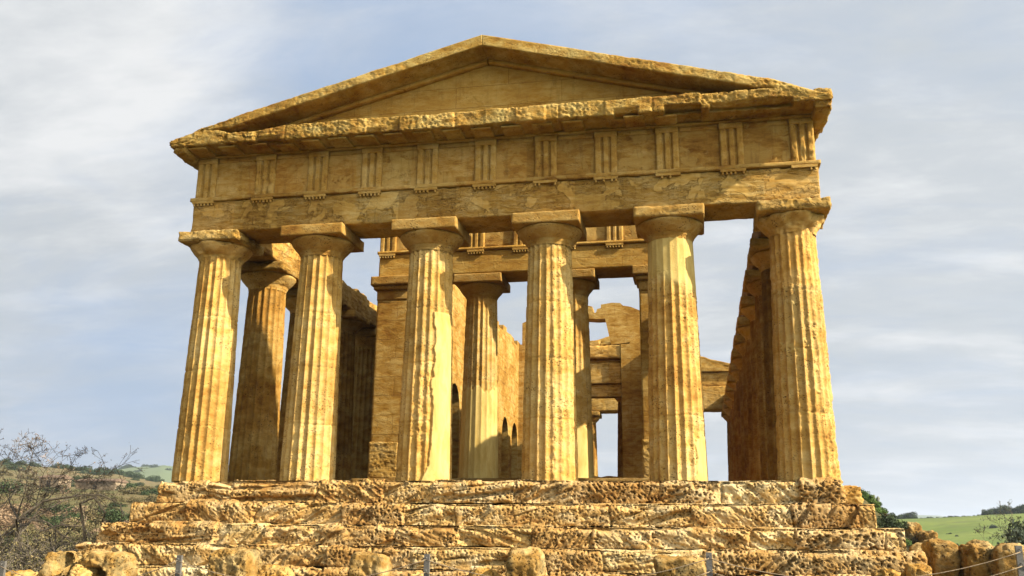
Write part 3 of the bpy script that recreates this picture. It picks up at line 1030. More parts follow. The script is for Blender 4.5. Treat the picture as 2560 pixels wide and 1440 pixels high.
# --- stepped base -------------------------------------------------------------
def step(x0, x1, y0, y1, z0, z1, seed, wmean=1.6, amp=.035):
    rr = random.Random(seed)
    js = []
    x = x0
    while x < x1 - .6:
        x += rr.uniform(.55, 1.45) * wmean
        js.append(x)
    js = np.array([j for j in js if j < x1 - .3])
    V, F, lo, hi = lattice(x0, x1, y0, y1, z0, z1, (.02, .03, .02), skip=((1, 1), (2, 0)))
    idx = np.searchsorted(js, V[:, 0])
    iz = np.zeros(len(V), np.int64)
    hb = _h(idx.astype(np.int64), iz, iz, seed)
    hb2 = _h(idx.astype(np.int64), iz, iz, seed + 1)
    hb3 = _h(idx.astype(np.int64), iz, iz, seed + 2)
    rcv = .04 * (1 + .9 * fbm(V * 1.7, 3, seed + 5)) + .012
    lo2, hi2 = lo.copy(), hi.copy()
    hi2[1] += 5
    lo2[2] -= .05
    Nn, e = soft(V, lo2, hi2, np.maximum(rcv, .012))
    d = -.5 * rcv * np.clip(1 - e / rcv, 0, 1) ** 2
    ch = sstep(.1, .6, fbm(V * np.array([1.6, 1.6, 2.5]), 4, seed + 9))
    d -= ch * .13 * np.clip(1 - e / .13, 0, 1) ** 1.5
    # joints
    dj = np.min(np.abs(V[:, 0][:, None] - js[None, :] - .025 * np.sin(V[:, 2] * 9 + seed)[:, None]), axis=1)
    jw = .035 + .03 * np.clip(fbm(V * 4, 2, seed + 13), -1, 1)
    jv0 = _h(np.argmin(np.abs(V[:, 0][:, None] - js[None, :]), axis=1).astype(np.int64), iz, iz, seed + 63)
    d -= .09 * jv0 * np.exp(-(dj / (jw * .7)) ** 2) * (V[:, 1] < y0 + .3)
    # tilted bedding, honeycomb pits, hollows
    ang = (hb2 - .5) * 1.9
    c, s = np.cos(ang), np.sin(ang)
    xr = V[:, 0] * c + V[:, 2] * s
    zr = -V[:, 0] * s + V[:, 2] * c
    Q = np.stack([xr * 1.6, V[:, 1] * 2, zr * 9.5], 1) + (hb * 31.7)[:, None]
    bedn = fbm(Q, 4, seed + 21, .6)
    bamp = .02 + .055 * (hb3 > .45) * hb3
    d += bamp * np.minimum(bedn * 1.6, .35)
    P1 = np.stack([xr * 9, V[:, 1] * 9, zr * 13], 1)
    P1 = P1 + .5 * np.stack([vn(V * 11, 5), vn(V * 11, 6), vn(V * 11, 7)], 1)
    w1 = worley(P1, seed + 31)
    pm = sstep(-.35, .2, fbm(V * 1.4 + 9, 3, seed + 33))
    d -= .10 * sstep(.40, .24, w1) * pm * (.35 + .65 * (hb > .35))
    w2 = worley(V * 13, seed + 35)
    d -= .05 * sstep(.36, .2, w2)
    gr = fbm(np.stack([xr * .8, V[:, 1] * 2, zr * 7.5], 1) + (hb * 91.)[:, None], 3, seed + 61, .5)
    d -= .13 * sstep(.12, .42, gr) * (hb2 > .35)
    hol = sstep(.28, .62, fbm(V * np.array([1.1, 1.1, 2.0]) + 40, 3, seed + 37))
    d -= .13 * hol * (V[:, 1] < y0 + .05)
    d += (hb - .55) * .10 * (V[:, 1] < y0 + .25) + amp * .6 * fbm(V * 2.2, 3, seed + 39)
    topf = V[:, 2] > z1 - .002
    d = np.where(topf & (V[:, 1] > y0 + .12), d * .25, d)
    V2 = V + Nn * d[:, None]
    tb = np.clip((V[:, 2] - (z1 - .13)) / .13, 0, 1)
    V2[:, 1] += tb ** 1.6 * (.12 + .05 * fbm(V * 1.5, 2, seed + 71)) * (V[:, 1] < y0 + .12)
    V2[:, 2] += np.clip((V[:, 2] - z0) / (z1 - z0), 0, 1) ** 2 * .045 * (fbm(V * np.array([.9, .9, 0]), 4, seed + 51) - .15)
    return V2, F, hb * (V[:, 1] < y0 + .4)


SY = [-.84, -1.26, -1.68, -2.08, -2.3, -2.42]
SX = [(-8.37, 8.30), (-8.86, 8.93), (-9.42, 9.40), (-9.68, 9.62), (-10.1, 10.0), (-10.3, 10.2)]
SZ = [(-.535, -.0), (-1.06, -.54), (-1.535, -1.065), (-2.03, -1.54), (-2.62, -2.035), (-3.3, -2.625)]
for k in range(6):
    V, F, tone = step(SX[k][0], SX[k][1], SY[k], SY[k] + .95, SZ[k][0], SZ[k][1], 500 + k * 7, amp=.03)
    obj('step', mesh('step', V, F, M_stepb, True, tone), temple)
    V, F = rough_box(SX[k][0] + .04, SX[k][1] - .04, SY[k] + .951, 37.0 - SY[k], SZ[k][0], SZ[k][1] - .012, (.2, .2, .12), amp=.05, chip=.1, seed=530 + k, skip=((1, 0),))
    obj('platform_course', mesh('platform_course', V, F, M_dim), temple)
# broken stub of the topmost course at the right corner
V, F = rough_box(8.15, 8.78, -.55, .5, -.538, -.10, .03, amp=.05, chip=.12, seed=540, pits=.05)
obj('broken_block', mesh('broken_block', V, F, M_step), temple)

# ------------------------------------------------------------------ terrain
AZK = np.array([-180, -90, -60, -44, -39, -33.5, -31, -27, -15, 0, 7, 9, 11, 13, 18, 30, 60, 180.])
RK = np.array([0, 22, 34, 60, 110, 230, 430, 650, 1000, 1800, 2600, 4000, 7000.])
base = {
    -180: [-3, -3, -3.5, -5, -8, -8, -5, 0, 0, 0, 0, 0, 0], -90: [-3, -3, -4, -6, -8, -2, 10, 20, 20, 20, 20, 20, 0],
    -60: [-3, -3, -3.3, -2.9, .2, 8.6, 25, 43, 40, 40, 40, 40, 0], -44: [-3, -3, -3.3, -2.9, .2, 8.6, 22, 40.5, 38, 84, 40, 40, 0],
    -39: [-3, -3, -3.3, -2.9, .2, 8.6, 22, 40, 38, 84, 40, 40, 0], -33.5: [-3, -3, -3.3, -2.9, .2, 8.6, 20, 37, 35, 112, 90, 60, 0],
    -31: [-3, -3, -3.3, -2.9, .2, 8.6, 18, 33.5, 32, 124, 90, 60, 0], -27: [-3, -3, -3, -4, -3, 5, 20, 30, 34, 104, 80, 60, 0],
    -15: [-3, -3, -3, -3, -4, 0, 6, 10, 14, 30, 40, 40, 0], 0: [-3, -3, -3, -3, -5, -3, 4, 6, 5, 10, 20, 40, 0],
    7: [-3, -3, -3, -3, -4, -3, 6, 9, 6, 0, 0, 70, 0], 9: [-3, -3, -3, -3, -4.5, -3, 8.5, 10, 6, 0, 0, 92, 0],
    11: [-3, -3, -3.4, -5, -8, -3, 10, 10, 6, 0, 0, 122, 0], 13: [-3, -3, -3.6, -5.5, -8.5, -2, 10.5, 11, 6, 0, 0, 118, 0],
    18: [-3, -3, -2.9, -3.3, -8, -1, 13, 12, 8, 0, 0, 50, 0], 30: [-3, -3, -2.9, -4, -10, 0, 20, 18, 8, 0, 0, 60, 0],
    60: [-3, -3, -5, -9, -11, -5, 5, 8, 8, 0, 0, 0, 0], 180: [-3, -3, -3.5, -5, -8, -8, -5, 0, 0, 0, 0, 0, 0]}
TB = np.array([base[k] if k in base else base[float(k)] for k in AZK])


def terrain(X, Y):
    X = np.asarray(X, float)
    Y = np.asarray(Y, float)
    dx, dy = X - CAM[0], Y - CAM[1]
    r = np.hypot(dx, dy)
    az = np.degrees(np.arctan2(dx, dy))
    fa = np.interp(az, AZK, np.arange(len(AZK)))
    fr = np.interp(r, RK, np.arange(len(RK)))
    i = np.clip(fa.astype(int), 0, len(AZK) - 2)
    j = np.clip(fr.astype(int), 0, len(RK) - 2)
    u = fa - i
    v = fr - j
    v = v * v * (3 - 2 * v)
    z = (TB[i, j] * (1 - u) + TB[i + 1, j] * u) * (1 - v) + (TB[i, j + 1] * (1 - u) + TB[i + 1, j + 1] * u) * v
    P = np.stack([X, Y, X * 0], 1)
    z = z + np.clip(r / 90, 0, 1) * (fbm(P / 60, 4, 77) * np.clip(r / 300, .3, 3) + .0)
    z = z + .12 * fbm(P / 2.2, 3, 78) * (r < 200)
    # rocky hillock beyond the temple's right corner
    hx, hy = CAM[0] + 62 * math.sin(R(9.3)), CAM[1] + 62 * math.cos(R(9.3))
    ux = (X - hx) * math.cos(R(9.3)) - (Y - hy) * math.sin(R(9.3))
    uy = (X - hx) * math.sin(R(9.3)) + (Y - hy) * math.cos(R(9.3))
    z = z + (3.7 + .35 * fbm(P / 1.6, 3, 79)) * np.exp(-(np.where(ux > 0, ux / 5.3, ux / 4.5)) ** 4 - (uy / 14) ** 2) + 1.5 * np.exp(-((ux - .2) / 2.0) ** 2 - (uy / 12) ** 2)
    return z


def tz(x, y):
    return float(terrain([x], [y])[0])


azg = np.concatenate([np.arange(-180, -46, 4.), np.arange(-46, 24, .25), np.arange(24, 180, 4.)])
rg = np.concatenate([[0.5], np.geomspace(2, 7000, 300)])
A, G = np.meshgrid(np.radians(azg), rg)
X = CAM[0] + G * np.sin(A)
Y = CAM[1] + G * np.cos(A)
Z = terrain(X.ravel(), Y.ravel())
V = np.stack([X.ravel(), Y.ravel(), Z], 1)
na = len(azg)
i = np.arange(len(rg) - 1)[:, None] * na
k = np.arange(na)[None, :]
k2 = (k + 1) % na
F = np.stack([(i + k).ravel(), (i + na + k).ravel(), (i + na + k2).ravel(), (i + k2).ravel()], 1)


def ground_mat():
    m, nt, b = new_mat('hillside_ground')
    g = N(nt, 'ShaderNodeNewGeometry')
    P = g.outputs['Position']
    s = N(nt, 'ShaderNodeSeparateXYZ')
    L(nt, P, s.inputs[0])
    right = ramp(nt, math_n(nt, 'ADD', math_n(nt, 'MULTIPLY', math_n(nt, 'DIVIDE', s.outputs[0], math_n(nt, 'ADD', math_n(nt, 'ABSOLUTE', s.outputs[1]), 60)), 1.0), .5), [(.5, (0, 0, 0)), (.62, (1, 1, 1))])
    n1 = noise(nt, P, .02, 6, .6)
    n2 = noise(nt, P, .35, 6, .65)
    n3 = noise(nt, P, 4, 5, .6)
    dry = ramp(nt, n1, [(.35, (0.075, 0.07, 0.022)), (.5, (0.13, 0.095, 0.038)), (.65, (0.17, 0.12, 0.05))])
    dry = mixc(nt, ramp(nt, n2, [(.5, (0, 0, 0)), (.62, (1, 1, 1))]), dry, (0.075, 0.08, 0.022))
    grn = ramp(nt, n1, [(.35, (0.10, 0.135, 0.02)), (.65, (0.17, 0.195, 0.035))])
    grn = mixc(nt, ramp(nt, noise(nt, P, .09, 7, .7, .5), [(.48, (0, 0, 0)), (.68, (.8, .8, .8))]), grn, (0.085, 0.10, 0.025))
    grn = mixc(nt, ramp(nt, n2, [(.5, (0, 0, 0)), (.7, (.6, .6, .6))]), grn, (0.08, 0.12, 0.02))
    c = mixc(nt, right, dry, grn)
    dist = vmath(nt, 'DISTANCE', P, (0, 10, 0))
    near = ramp(nt, math_n(nt, 'DIVIDE', dist, 100.), [(.25, (1, 1, 1)), (.75, (0, 0, 0))])
    soil = ramp(nt, n3, [(.4, (0.035, 0.03, 0.010)), (.6, (0.09, 0.06, 0.024))])
    c = mixc(nt, math_n(nt, 'MULTIPLY', near, .92), c, soil)
    far = ramp(nt, math_n(nt, 'DIVIDE', dist, 3000.), [(.33, (0, 0, 0)), (.45, (1, 1, 1))])
    farc = mixc(nt, noise(nt, P, .008, 6, .6), (0.07, 0.10, 0.04), (0.17, 0.19, 0.09))
    c = mixc(nt, far, c, farc)
    L(nt, c, b.inputs['Base Color'])
    bp = N(nt, 'ShaderNodeBump', Strength=.6, Distance=.3)
    L(nt, n2, bp.inputs['Height'])
    L(nt, bp.outputs[0], b.inputs['Normal'])
    return m


ground = obj('ground', mesh('ground', V, F, ground_mat()))
tag(ground, 'rocky ground rising to dry hills and a green field', kind='structure')

# ------------------------------------------------------------------ vegetation
M_bark = flat_mat('bark', (0.07, 0.055, 0.04), (0.16, 0.13, 0.09), 9, .5)
M_pale = flat_mat('pale_branch', (0.20, 0.14, 0.08), (0.36, 0.27, 0.17), 9, .5)


def leaf_mat(name, a, b_):
    m, nt, b = new_mat(name)
    g = N(nt, 'ShaderNodeNewGeometry')
    n = noise(nt, g.outputs['Position'], 1.2, 4, .6)
    c = ramp(nt, n, [(.35, a), (.65, b_)])
    hs = N(nt, 'ShaderNodeHueSaturation')
    hs.inputs['Saturation'].default_value = .9
    L(nt, c, hs.inputs['Color'])
    L(nt, math_n(nt, 'ADD', math_n(nt, 'MULTIPLY', g.outputs['Random Per Island'], .9), .55), hs.inputs['Value'])
    L(nt, hs.outputs[0], b.inputs['Base Color'])
    b.inputs['Roughness'].default_value = .7
    return m


M_lgreen = leaf_mat('bright_leaf', (0.055, 0.11, 0.012), (0.12, 0.18, 0.025))
M_dgreen = leaf_mat('dark_leaf', (0.02, 0.035, 0.010), (0.055, 0.075, 0.02))
M_olive = leaf_mat('olive_leaf', (0.08, 0.075, 0.02), (0.19, 0.135, 0.05))
M_brown = leaf_mat('brown_leaf', (0.13, 0.075, 0.03), (0.27, 0.17, 0.085))
M_grey = leaf_mat('grey_leaf', (0.045, 0.06, 0.035), (0.10, 0.12, 0.06))


def leaves(pts, size, rng, asp=2.2):
    """one small folded leaf quad at every point"""
    n = len(pts)
    a = rng.normal(size=(n, 3))
    a /= np.linalg.norm(a, axis=1, keepdims=True)
    b = rng.normal(size=(n, 3))
    b -= (b * a).sum(1, keepdims=True) * a
    b /= np.linalg.norm(b, axis=1, keepdims=True)
    s = size * rng.uniform(.6, 1.4, (n, 1))
    a = a * s * .5 * asp ** .5
    b = b * s * .5 / asp ** .5
    V = np.stack([pts - a, pts + b * 1.0, pts + a, pts - b], 1).reshape(-1, 3)
    F = np.arange(4 * n).reshape(-1, 4)
    return V, F


def clump_points(n, rad, nclump, rng, flat=.8, fill=.35):
    cs = rng.normal(size=(nclump, 3))
    cs /= np.linalg.norm(cs, axis=1, keepdims=True)
    cs *= rng.uniform(.35, .95, (nclump, 1)) * np.array([1, 1, flat])
    cs[:, 2] = np.abs(cs[:, 2]) * 1.0
    rr = rng.uniform(.18, .42, nclump)
    k = rng.integers(0, nclump, n)
    p = rng.normal(size=(n, 3))
    p /= np.linalg.norm(p, axis=1, keepdims=True)
    p *= rng.uniform(fill, 1, (n, 1)) ** .6 * rr[k][:, None]
    return (cs[k] + p) * rad


class Twigs:
    def __init__(s, seed):
        s.mb = MB()
        s.tips = []
        s.r = random.Random(seed)

    def grow(s, p, d, ln, rad, depth, seg=4, bend=.25, spread=.7, gravity=0., kids=(2, 3), shrink=.68):
        pts = [Vector(p)]
        rads = [rad]
        d = Vector(d).normalized()
        for k in range(seg):
            d = (d + Vector((s.r.gauss(0, 1), s.r.gauss(0, 1), s.r.gauss(0, 1))) * bend * .35 + Vector((0, 0, gravity))).normalized()
            pts.append(pts[-1] + d * ln / seg)
            rads.append(max(rad * (1 - .4 * (k + 1) / seg), .0065))
        s.mb.tube(pts, rads, 5 if rad > .02 else 3)
        if depth <= 0:
            s.tips += pts[1:]
            return
        n = s.r.randint(*kids)
        for k in range(n):
            q = pts[-1] if k < 2 else pts[s.r.randint(1, seg)]
            dd = (d + Vector((s.r.gauss(0, 1), s.r.gauss(0, 1), s.r.gauss(0, .8))) * spread).normalized()
            s.grow(q, dd, ln * shrink * s.r.uniform(.8, 1.2), rads[-1] * .72, depth - 1, seg, bend, spread, gravity, kids, shrink)


def bare_tree(name, label, cat, loc, h, seed, mat, lmat, lean=(0, 0, 1), depth=5, leafn=400, lsize=.06, spread=.6, trunk_r=.09, group=None):
    t = thing(name, label, cat, loc, group)
    tw = Twigs(seed)
    trunk = MB()
    r = random.Random(seed)
    p = Vector((0, 0, -.3))
    pts = [p]
    d = Vector(lean).normalized()
    for k in range(5):
        d = (d + Vector((r.gauss(0, .1), r.gauss(0, .1), .05))).normalized()
        p = p + d * (h * .36 / 5)
        pts.append(p)
    trunk.tube(pts, [trunk_r * (1 - .08 * k) for k in range(6)], 8)
    trunk.build('trunk', mat, t, True)
    for k in range(4):
        an = 2 * PI * k / 4 + r.uniform(-.4, .4)
        dd = d * .9 + Vector((math.cos(an), math.sin(an), .25)) * .8
        tw.grow(pts[-1 - (k % 2)], dd, h * .27, trunk_r * .5, depth, spread=spread)
    tw.mb.build('branches', mat, t, False)
    if leafn:
        rng = np.random.default_rng(seed)
        tp = np.array([tuple(v) for v in tw.tips])
        P = tp[rng.integers(0, len(tp), leafn)] + rng.normal(size=(leafn, 3)) * .04
        V, F = leaves(P, lsize, rng)
        obj('leaves', mesh('leaves', V, F, lmat, False), t)
    return t


def bush_meshes(seed, rad, n, lsize, lmat, flat=.75, ncl=26, fill=.3):
    rng = np.random.default_rng(seed)
    P = clump_points(n, rad, ncl, rng, flat, fill)
    P[:, 2] = np.abs(P[:, 2])
    V, F = leaves(P, lsize, rng)
    crown = mesh('foliage', V, F, lmat, False)
    tw = Twigs(seed)
    r = random.Random(seed)
    for k in range(7):
        an = r.uniform(0, 2 * PI)
        tw.grow((0, 0, -.2 * rad), (math.cos(an) * .8, math.sin(an) * .8, 1), rad * .5, rad * .035, 2, spread=.5)
    me = bpy.data.meshes.new('stems')
    me.from_pydata(tw.mb.v, [], tw.mb.f)
    me.materials.append(M_bark)
    return crown, me


PB = {
    'green': bush_meshes(1, 1.0, 8000, .07, M_lgreen), 'dark': bush_meshes(2, 1.0, 8000, .07, M_dgreen), 'olive': bush_meshes(3, 1.0, 9000, .06, M_olive, fill=.2),
    'brown': bush_meshes(4, 1.0, 8000, .05, M_brown, fill=.1), 'grey': bush_meshes(5, 1.0, 9000, .065, M_grey, flat=.9)}


def bush(kind, x, y, s, label, group, sz=1., name='bush', cat='bush', zoff=0, twigs=True):
    c, st = PB[kind]
    o = thing(name, label, cat, (x, y, tz(x, y) + zoff), group)
    o.rotation_euler[2] = random.uniform(0, 6.28)
    o.scale = (s, s, s * sz)
    obj('foliage', c, o)
    if twigs:
        obj('stems', st, o)
    return o


def polar(az, r):
    return CAM[0] + r * math.sin(R(az)), CAM[1] + r * math.cos(R(az))


def az_u(u):
    return math.degrees(math.atan((u - 1280) / FPX)) - 11.04


# small trees along the skyline of the brown hill
rr = random.Random(3)
for k in range(46):
    az = rr.uniform(-41.5, -31.2)
    r = rr.uniform(560, 690)
    x, y = polar(az, r)
    bush('dark', x, y, rr.uniform(2.5, 5.5), 'small dark tree on the skyline of the brown hill', 'dark trees along the brown hill skyline', 1.0, 'hill_tree', 'tree', -1, False)
for k in range(60):
    az = rr.uniform(-41.5, -30.8)
    r = rr.uniform(150, 420)
    x, y = polar(az, r)
    bush(rr.choice(['dark', 'olive', 'olive']), x, y, rr.uniform(1.6, 4.2), 'low scrub bush dotted over the brown hillside', 'scrub bushes on the brown hillside', .8, 'hillside_bush', 'bush', -.6, False)
for k in range(14):
    az = rr.uniform(-34, -29.5)
    r = rr.uniform(1500, 1780)
    x, y = polar(az, r)
    bush('dark', x, y, rr.uniform(5, 10), 'faint dark tree on the far pale green hill', 'trees on the far hill', 1.0, 'hill_tree', 'tree', -2, False)
# dense scrub left of the temple
for k in range(150):
    az = rr.uniform(-41, -29.5)
    r = 34 + 105 * rr.random() ** 1.2
    x, y = polar(az, r)
    if x > -11.5:
        continue
    bush(rr.choice(['brown', 'olive', 'dark', 'brown', 'olive']), x, y, rr.uniform(.8, 1.6) * (1 + r / 170), 'tangled brown green bush in the thicket left of the steps', 'bushes in the thicket left of the temple', 1.0, 'thicket_bush', 'bush', -.3)
# right: treeline of the field, bushes in the field, hillock bushes
for k in range(60):
    az = 10.2 + k * .13 + rr.uniform(-.05, .05)
    r = rr.uniform(425, 450)
    x, y = polar(az, r)
    s = rr.uniform(.8, 1.6) if az < 15.3 else rr.uniform(2.0, 4.5)
    if az < 11.6:
        s = rr.uniform(1.8, 4.2)
    bush('dark', x, y, s, 'small dark tree in the hedge line along the top of the green field', 'hedge line along the top of the green field', 1.1, 'hedge_tree', 'tree', -.4, False)
for u, r, s, kd in ((2335, 95, 2.1, 'grey'), (2360, 100, 2.4, 'grey'), (2385, 98, 1.9, 'grey'), (2405, 96, 2.3, 'grey'), (2430, 90, 2.0, 'grey'), (2310, 90, 1.4, 'dark')):
    x, y = polar(az_u(u), r)
    bush(kd, x, y, s, 'grey green tree in the hollow below the green field', 'grey green trees in the hollow on the right', 1.25, 'grey_tree', 'tree', .2)
for u, v, r, s, kd in ((2122, 1262, 58, .7, 'dark'), (2140, 1262, 57, .7, 'green'), (2158, 1262, 57, .65, 'green'), (2174, 1268, 57, .75, 'green'), (2188, 1268, 57, .6, 'olive'), (2200, 1285, 56, .75, 'green'), (2213, 1305, 54, .8, 'green'), (2226, 1305, 54, .7, 'olive'), (2222, 1330, 52, 1.1, 'olive'), (2240, 1345, 52, 1.2, 'olive'), (2262, 1345, 50, 1.1, 'olive'), (2290, 1365, 46, 1.0, 'green'), (2320, 1370, 50, 1.0, 'dark'),
                       (2255, 1350, 52, .8, 'dark'), (2185, 1330, 54, 1.1, 'dark'), (2240, 1320, 58, .9, 'olive'), (2275, 1352, 50, .7, 'dark'), (2300, 1365, 48, .7, 'green')):
    x, y = polar(az_u(u), r)
    o = bush(kd, x, y, s, 'leafy shrub on the rocky slope behind the right end of the steps', 'shrubs on the rocky slope on the right', .8, 'slope_shrub', 'shrub')
    o.location.z = tz(x, y) - .25
# upright stems above the shrubs
M_stem = flat_mat('grey_stem', (0.10, 0.11, 0.08), (0.20, 0.20, 0.14), 12, .4)
for k, (u, vt) in enumerate(((2142, 1240), (2149, 1243), (2158, 1241), (2166, 1243), (2171, 1237), (2180, 1241))):
    x, y = polar(az_u(u), 60)
    zt = at(u, vt, y).z
    zb = tz(x, y) - .2
    mb = MB()
    n = 6
    pts = [(x + .03 * math.sin(j * 1.7 + k), y, zb + (zt - zb) * j / n) for j in range(n + 1)]
    mb.tube(pts, [.11, .12, .11, .12, .11, .10, .05], 7)
    s = mb.build('cactus_stem', M_stem, None, True)
    tag(s, 'tall grey upright stem above the shrubs right of the temple', 'cactus', 'upright grey stems on the right ridge')

# bare trees and shrubs near the left of the steps
pt = at(28, 1345, 6)
bare_tree('bare_tree', 'leafless dark forked tree at the left edge above the thicket', 'tree', (pt.x, pt.y, -2.6), 5.1, 31, M_bark, M_brown, (0.06, 0, 1), 5, 1900, .04, .55, .08)
pt = at(120, 1345, 9)
bare_tree('bare_tree', 'slender bare tree with sparse leaves reaching right over the hill', 'tree', (pt.x, pt.y, -3.0), 4.5, 47, M_bark, M_brown, (0.35, 0, 1), 5, 1800, .04, .65, .05)
pt = at(-60, 1345, 4)
bare_tree('bare_tree', 'twiggy bare tree cut by the left border of the view', 'tree', (pt.x, pt.y, -2.9), 5.2, 51, M_bark, M_brown, (0.15, 0, 1), 5, 1500, .04, .6, .09)
# arching pale brambles
for k, (pts, lab) in enumerate((
        ([(40, 1300), (110, 1252), (180, 1240), (250, 1236), (300, 1262), (312, 1290)], 'pale leafless bough arching over the thicket nearest the steps'),
        ([(0, 1345), (55, 1295), (120, 1308), (175, 1352), (215, 1378)], 'pale bare bough sagging low over the thicket'),
        ([(200, 1258), (235, 1245), (262, 1280), (255, 1310)], 'short pale bough drooping beside the steps'),
        ([(60, 1390), (100, 1330), (150, 1312), (205, 1315), (230, 1345)], 'crooked pale bough above the hollow boulder'))):
    yy = 1.5 + k * 1.2
    P3 = [at(u, v, yy + .4 * math.sin(j * 2 + k)) for j, (u, v) in enumerate(pts)]
    # smooth path
    Q = []
    for j in range(len(P3) - 1):
        for q in range(5):
            Q.append(P3[j].lerp(P3[j + 1], q / 5) + Vector((random.uniform(-.02, .02), 0, random.uniform(-.02, .02))))
    Q.append(P3[-1])
    t = thing('bare_bough', lab, 'branch', tuple(P3[0]), 'pale boughs in the thicket')
    tw = Twigs(700 + k)
    o0 = P3[0]
    Ql = [q - o0 for q in Q]
    root = [Vector((.15, .5, -1.5)), Vector((.05, .2, -.6))]
    mb = MB()
    mb.tube(root + Ql, [.045, .04] + [.035 - .02 * j / len(Ql) for j in range(len(Ql))], 6)
    mb.build('limb', M_pale, t, True)
    for j in range(2, len(Ql), 2):
        tw.grow(Ql[j], (random.gauss(0, 1), random.gauss(0, 1), random.gauss(0, 1)), .35, .012, 2, spread=.8)
    tw.mb.build('twigs', M_pale, t)

# tangled undergrowth: one mass nobody could count
rng = np.random.default_rng(99)
tw = Twigs(900)
lp = []
for k in range(520):
    u = rng.uniform(-60, 400)
    y = rng.uniform(-3.0, 18)
    x = at(u, 1340, y).x
    lim = -9.9 if y > -2.2 else -9.2
    if x > lim:
        continue
    z = tz(x, y)
    tw.grow((x, y, z - .1), (rng.normal() * .5, rng.normal() * .5, 1), rng.uniform(.45, .95), .016, 3, spread=.75, kids=(2, 3))
lp = np.array([tuple(v) for v in tw.tips])
tg = tw.mb.build('thicket_twigs', M_bark, None)
n = 38000
P = lp[rng.integers(0, len(lp), n)] + rng.normal(size=(n, 3)) * .07
V, F = leaves(P, .042, rng)
und = obj('undergrowth', mesh('undergrowth', V, F, M_olive, False))
tag(und, 'tangled brown and green undergrowth left of the steps', kind='stuff')
tag(tg, 'mass of thin bare twigs left of the steps', kind='stuff')
tg.name = 'undergrowth_twigs'

# bare trees at the right edge
rr = random.Random(44)
for k in range(34):
    az = rr.uniform(11.5, 19)
    r = rr.uniform(130, 330)
    x, y = polar(az, r)
    bush(rr.choice(['olive', 'grey', 'dark']), x, y, rr.uniform(.7, 1.9), 'small shrub dotted on the green field', 'shrubs dotted on the green field', .9, 'field_shrub', 'shrub', -.3, False)
for k, (u, r, h, lab) in enumerate(((2495, 62, 6.4, 'thin bare tree beyond the right boulders, left of its pair'), (2555, 52, 6.6, 'thin bare tree cut by the right border of the view'))):
    x, y = polar(az_u(u), r)
    bare_tree('bare_tree', lab, 'tree', (x, y, tz(x, y)), h * .66, 61 + k, M_bark, M_grey, (0, 0, 1), 5, 1600, .05, .5, .08)
for u, r, s, kd in ((2470, 50, 1.2, 'olive'), (2510, 46, 1.3, 'brown'), (2545, 48, 1.5, 'olive'), (2585, 45, 1.5, 'brown'), (2450, 60, 1.2, 'grey'), (2490, 58, 1.9, 'olive'), (2530, 60, 2.3, 'brown'), (2560, 56, 2.4, 'olive'), (2465, 70, 1.6, 'olive'), (2510, 72, 2.2, 'grey'), (2440, 44, .9, 'olive'), (2350, 52, .9, 'green'), (2380, 55, .9, 'olive'), (2415, 52, .8, 'green')):
    x, y = polar(az_u(u), r)
    bush(kd, x, y, s, 'dull olive bush behind the boulders at the right edge', 'bushes behind the right boulders', 1.1)

rr = random.Random(21)
for k in range(16):
    u = rr.uniform(2468, 2600)
    x, y = polar(az_u(u), rr.uniform(42, 60))
    bush(rr.choice(['olive', 'grey', 'olive', 'grey', 'brown']), x, y, rr.uniform(1.0, 1.55) * (.75 + (u - 2460) / 200), 'tall half bare bush behind the boulders at the right edge', 'tall bushes behind the right boulders', 1.5, zoff=-.2)
# two low stone sheds on the far slope
M_shed = flat_mat('pale_masonry', (0.17, 0.12, 0.07), (0.25, 0.19, 0.12), 2, .4)
M_tile = flat_mat('clay_tile', (0.12, 0.08, 0.05), (0.18, 0.12, 0.08), 3, .3)
M_dark = flat_mat('opening_shade', (0.02, 0.017, 0.012), (0.03, 0.025, 0.02), 3, .1)  # near-black colour painted for the shade inside an opening
for (u, v, r, wd, ht, lab) in ((167, 1225, 215, 4.4, 2.6, 'small square pale stone shed on the brown slope'), (280, 1230, 215, 9.0, 2.0, 'long low pale stone shed on the brown slope')):
    x, y = polar(az_u(u), r)
    d = raydir(u, v)
    zc = CAM[2] + d.z / d.y * (y - CAM[1])
    zb = tz(x, y) - 1.0
    s = thing('stone_shed', lab, 'shed', (x, y, zb))
    H_ = max(zc - zb, 1.5) + ht / 2
    mb = MB()
    mb.box(-wd / 2, wd / 2, -2, 2, 0, H_)
    mb.build('wall', M_shed, s)
    mb = MB()
    mb.prism([(-2.3, H_ + .002), (2.3, H_ + .002), (2.3, H_ + .25), (0, H_ + .75), (-2.3, H_ + .25)], 'x', -wd / 2 - .2, wd / 2 + .2)
    mb.build('roof', M_tile, s)
    mb = MB()
    mb.box(-.4, .4, -2.03, -2.005, H_ - 1.9, H_ - .3)
    mb.build('doorway_shade', M_dark, s)  # dark panel standing in for the shade of an open doorway

# ------------------------------------------------------------------ boulders


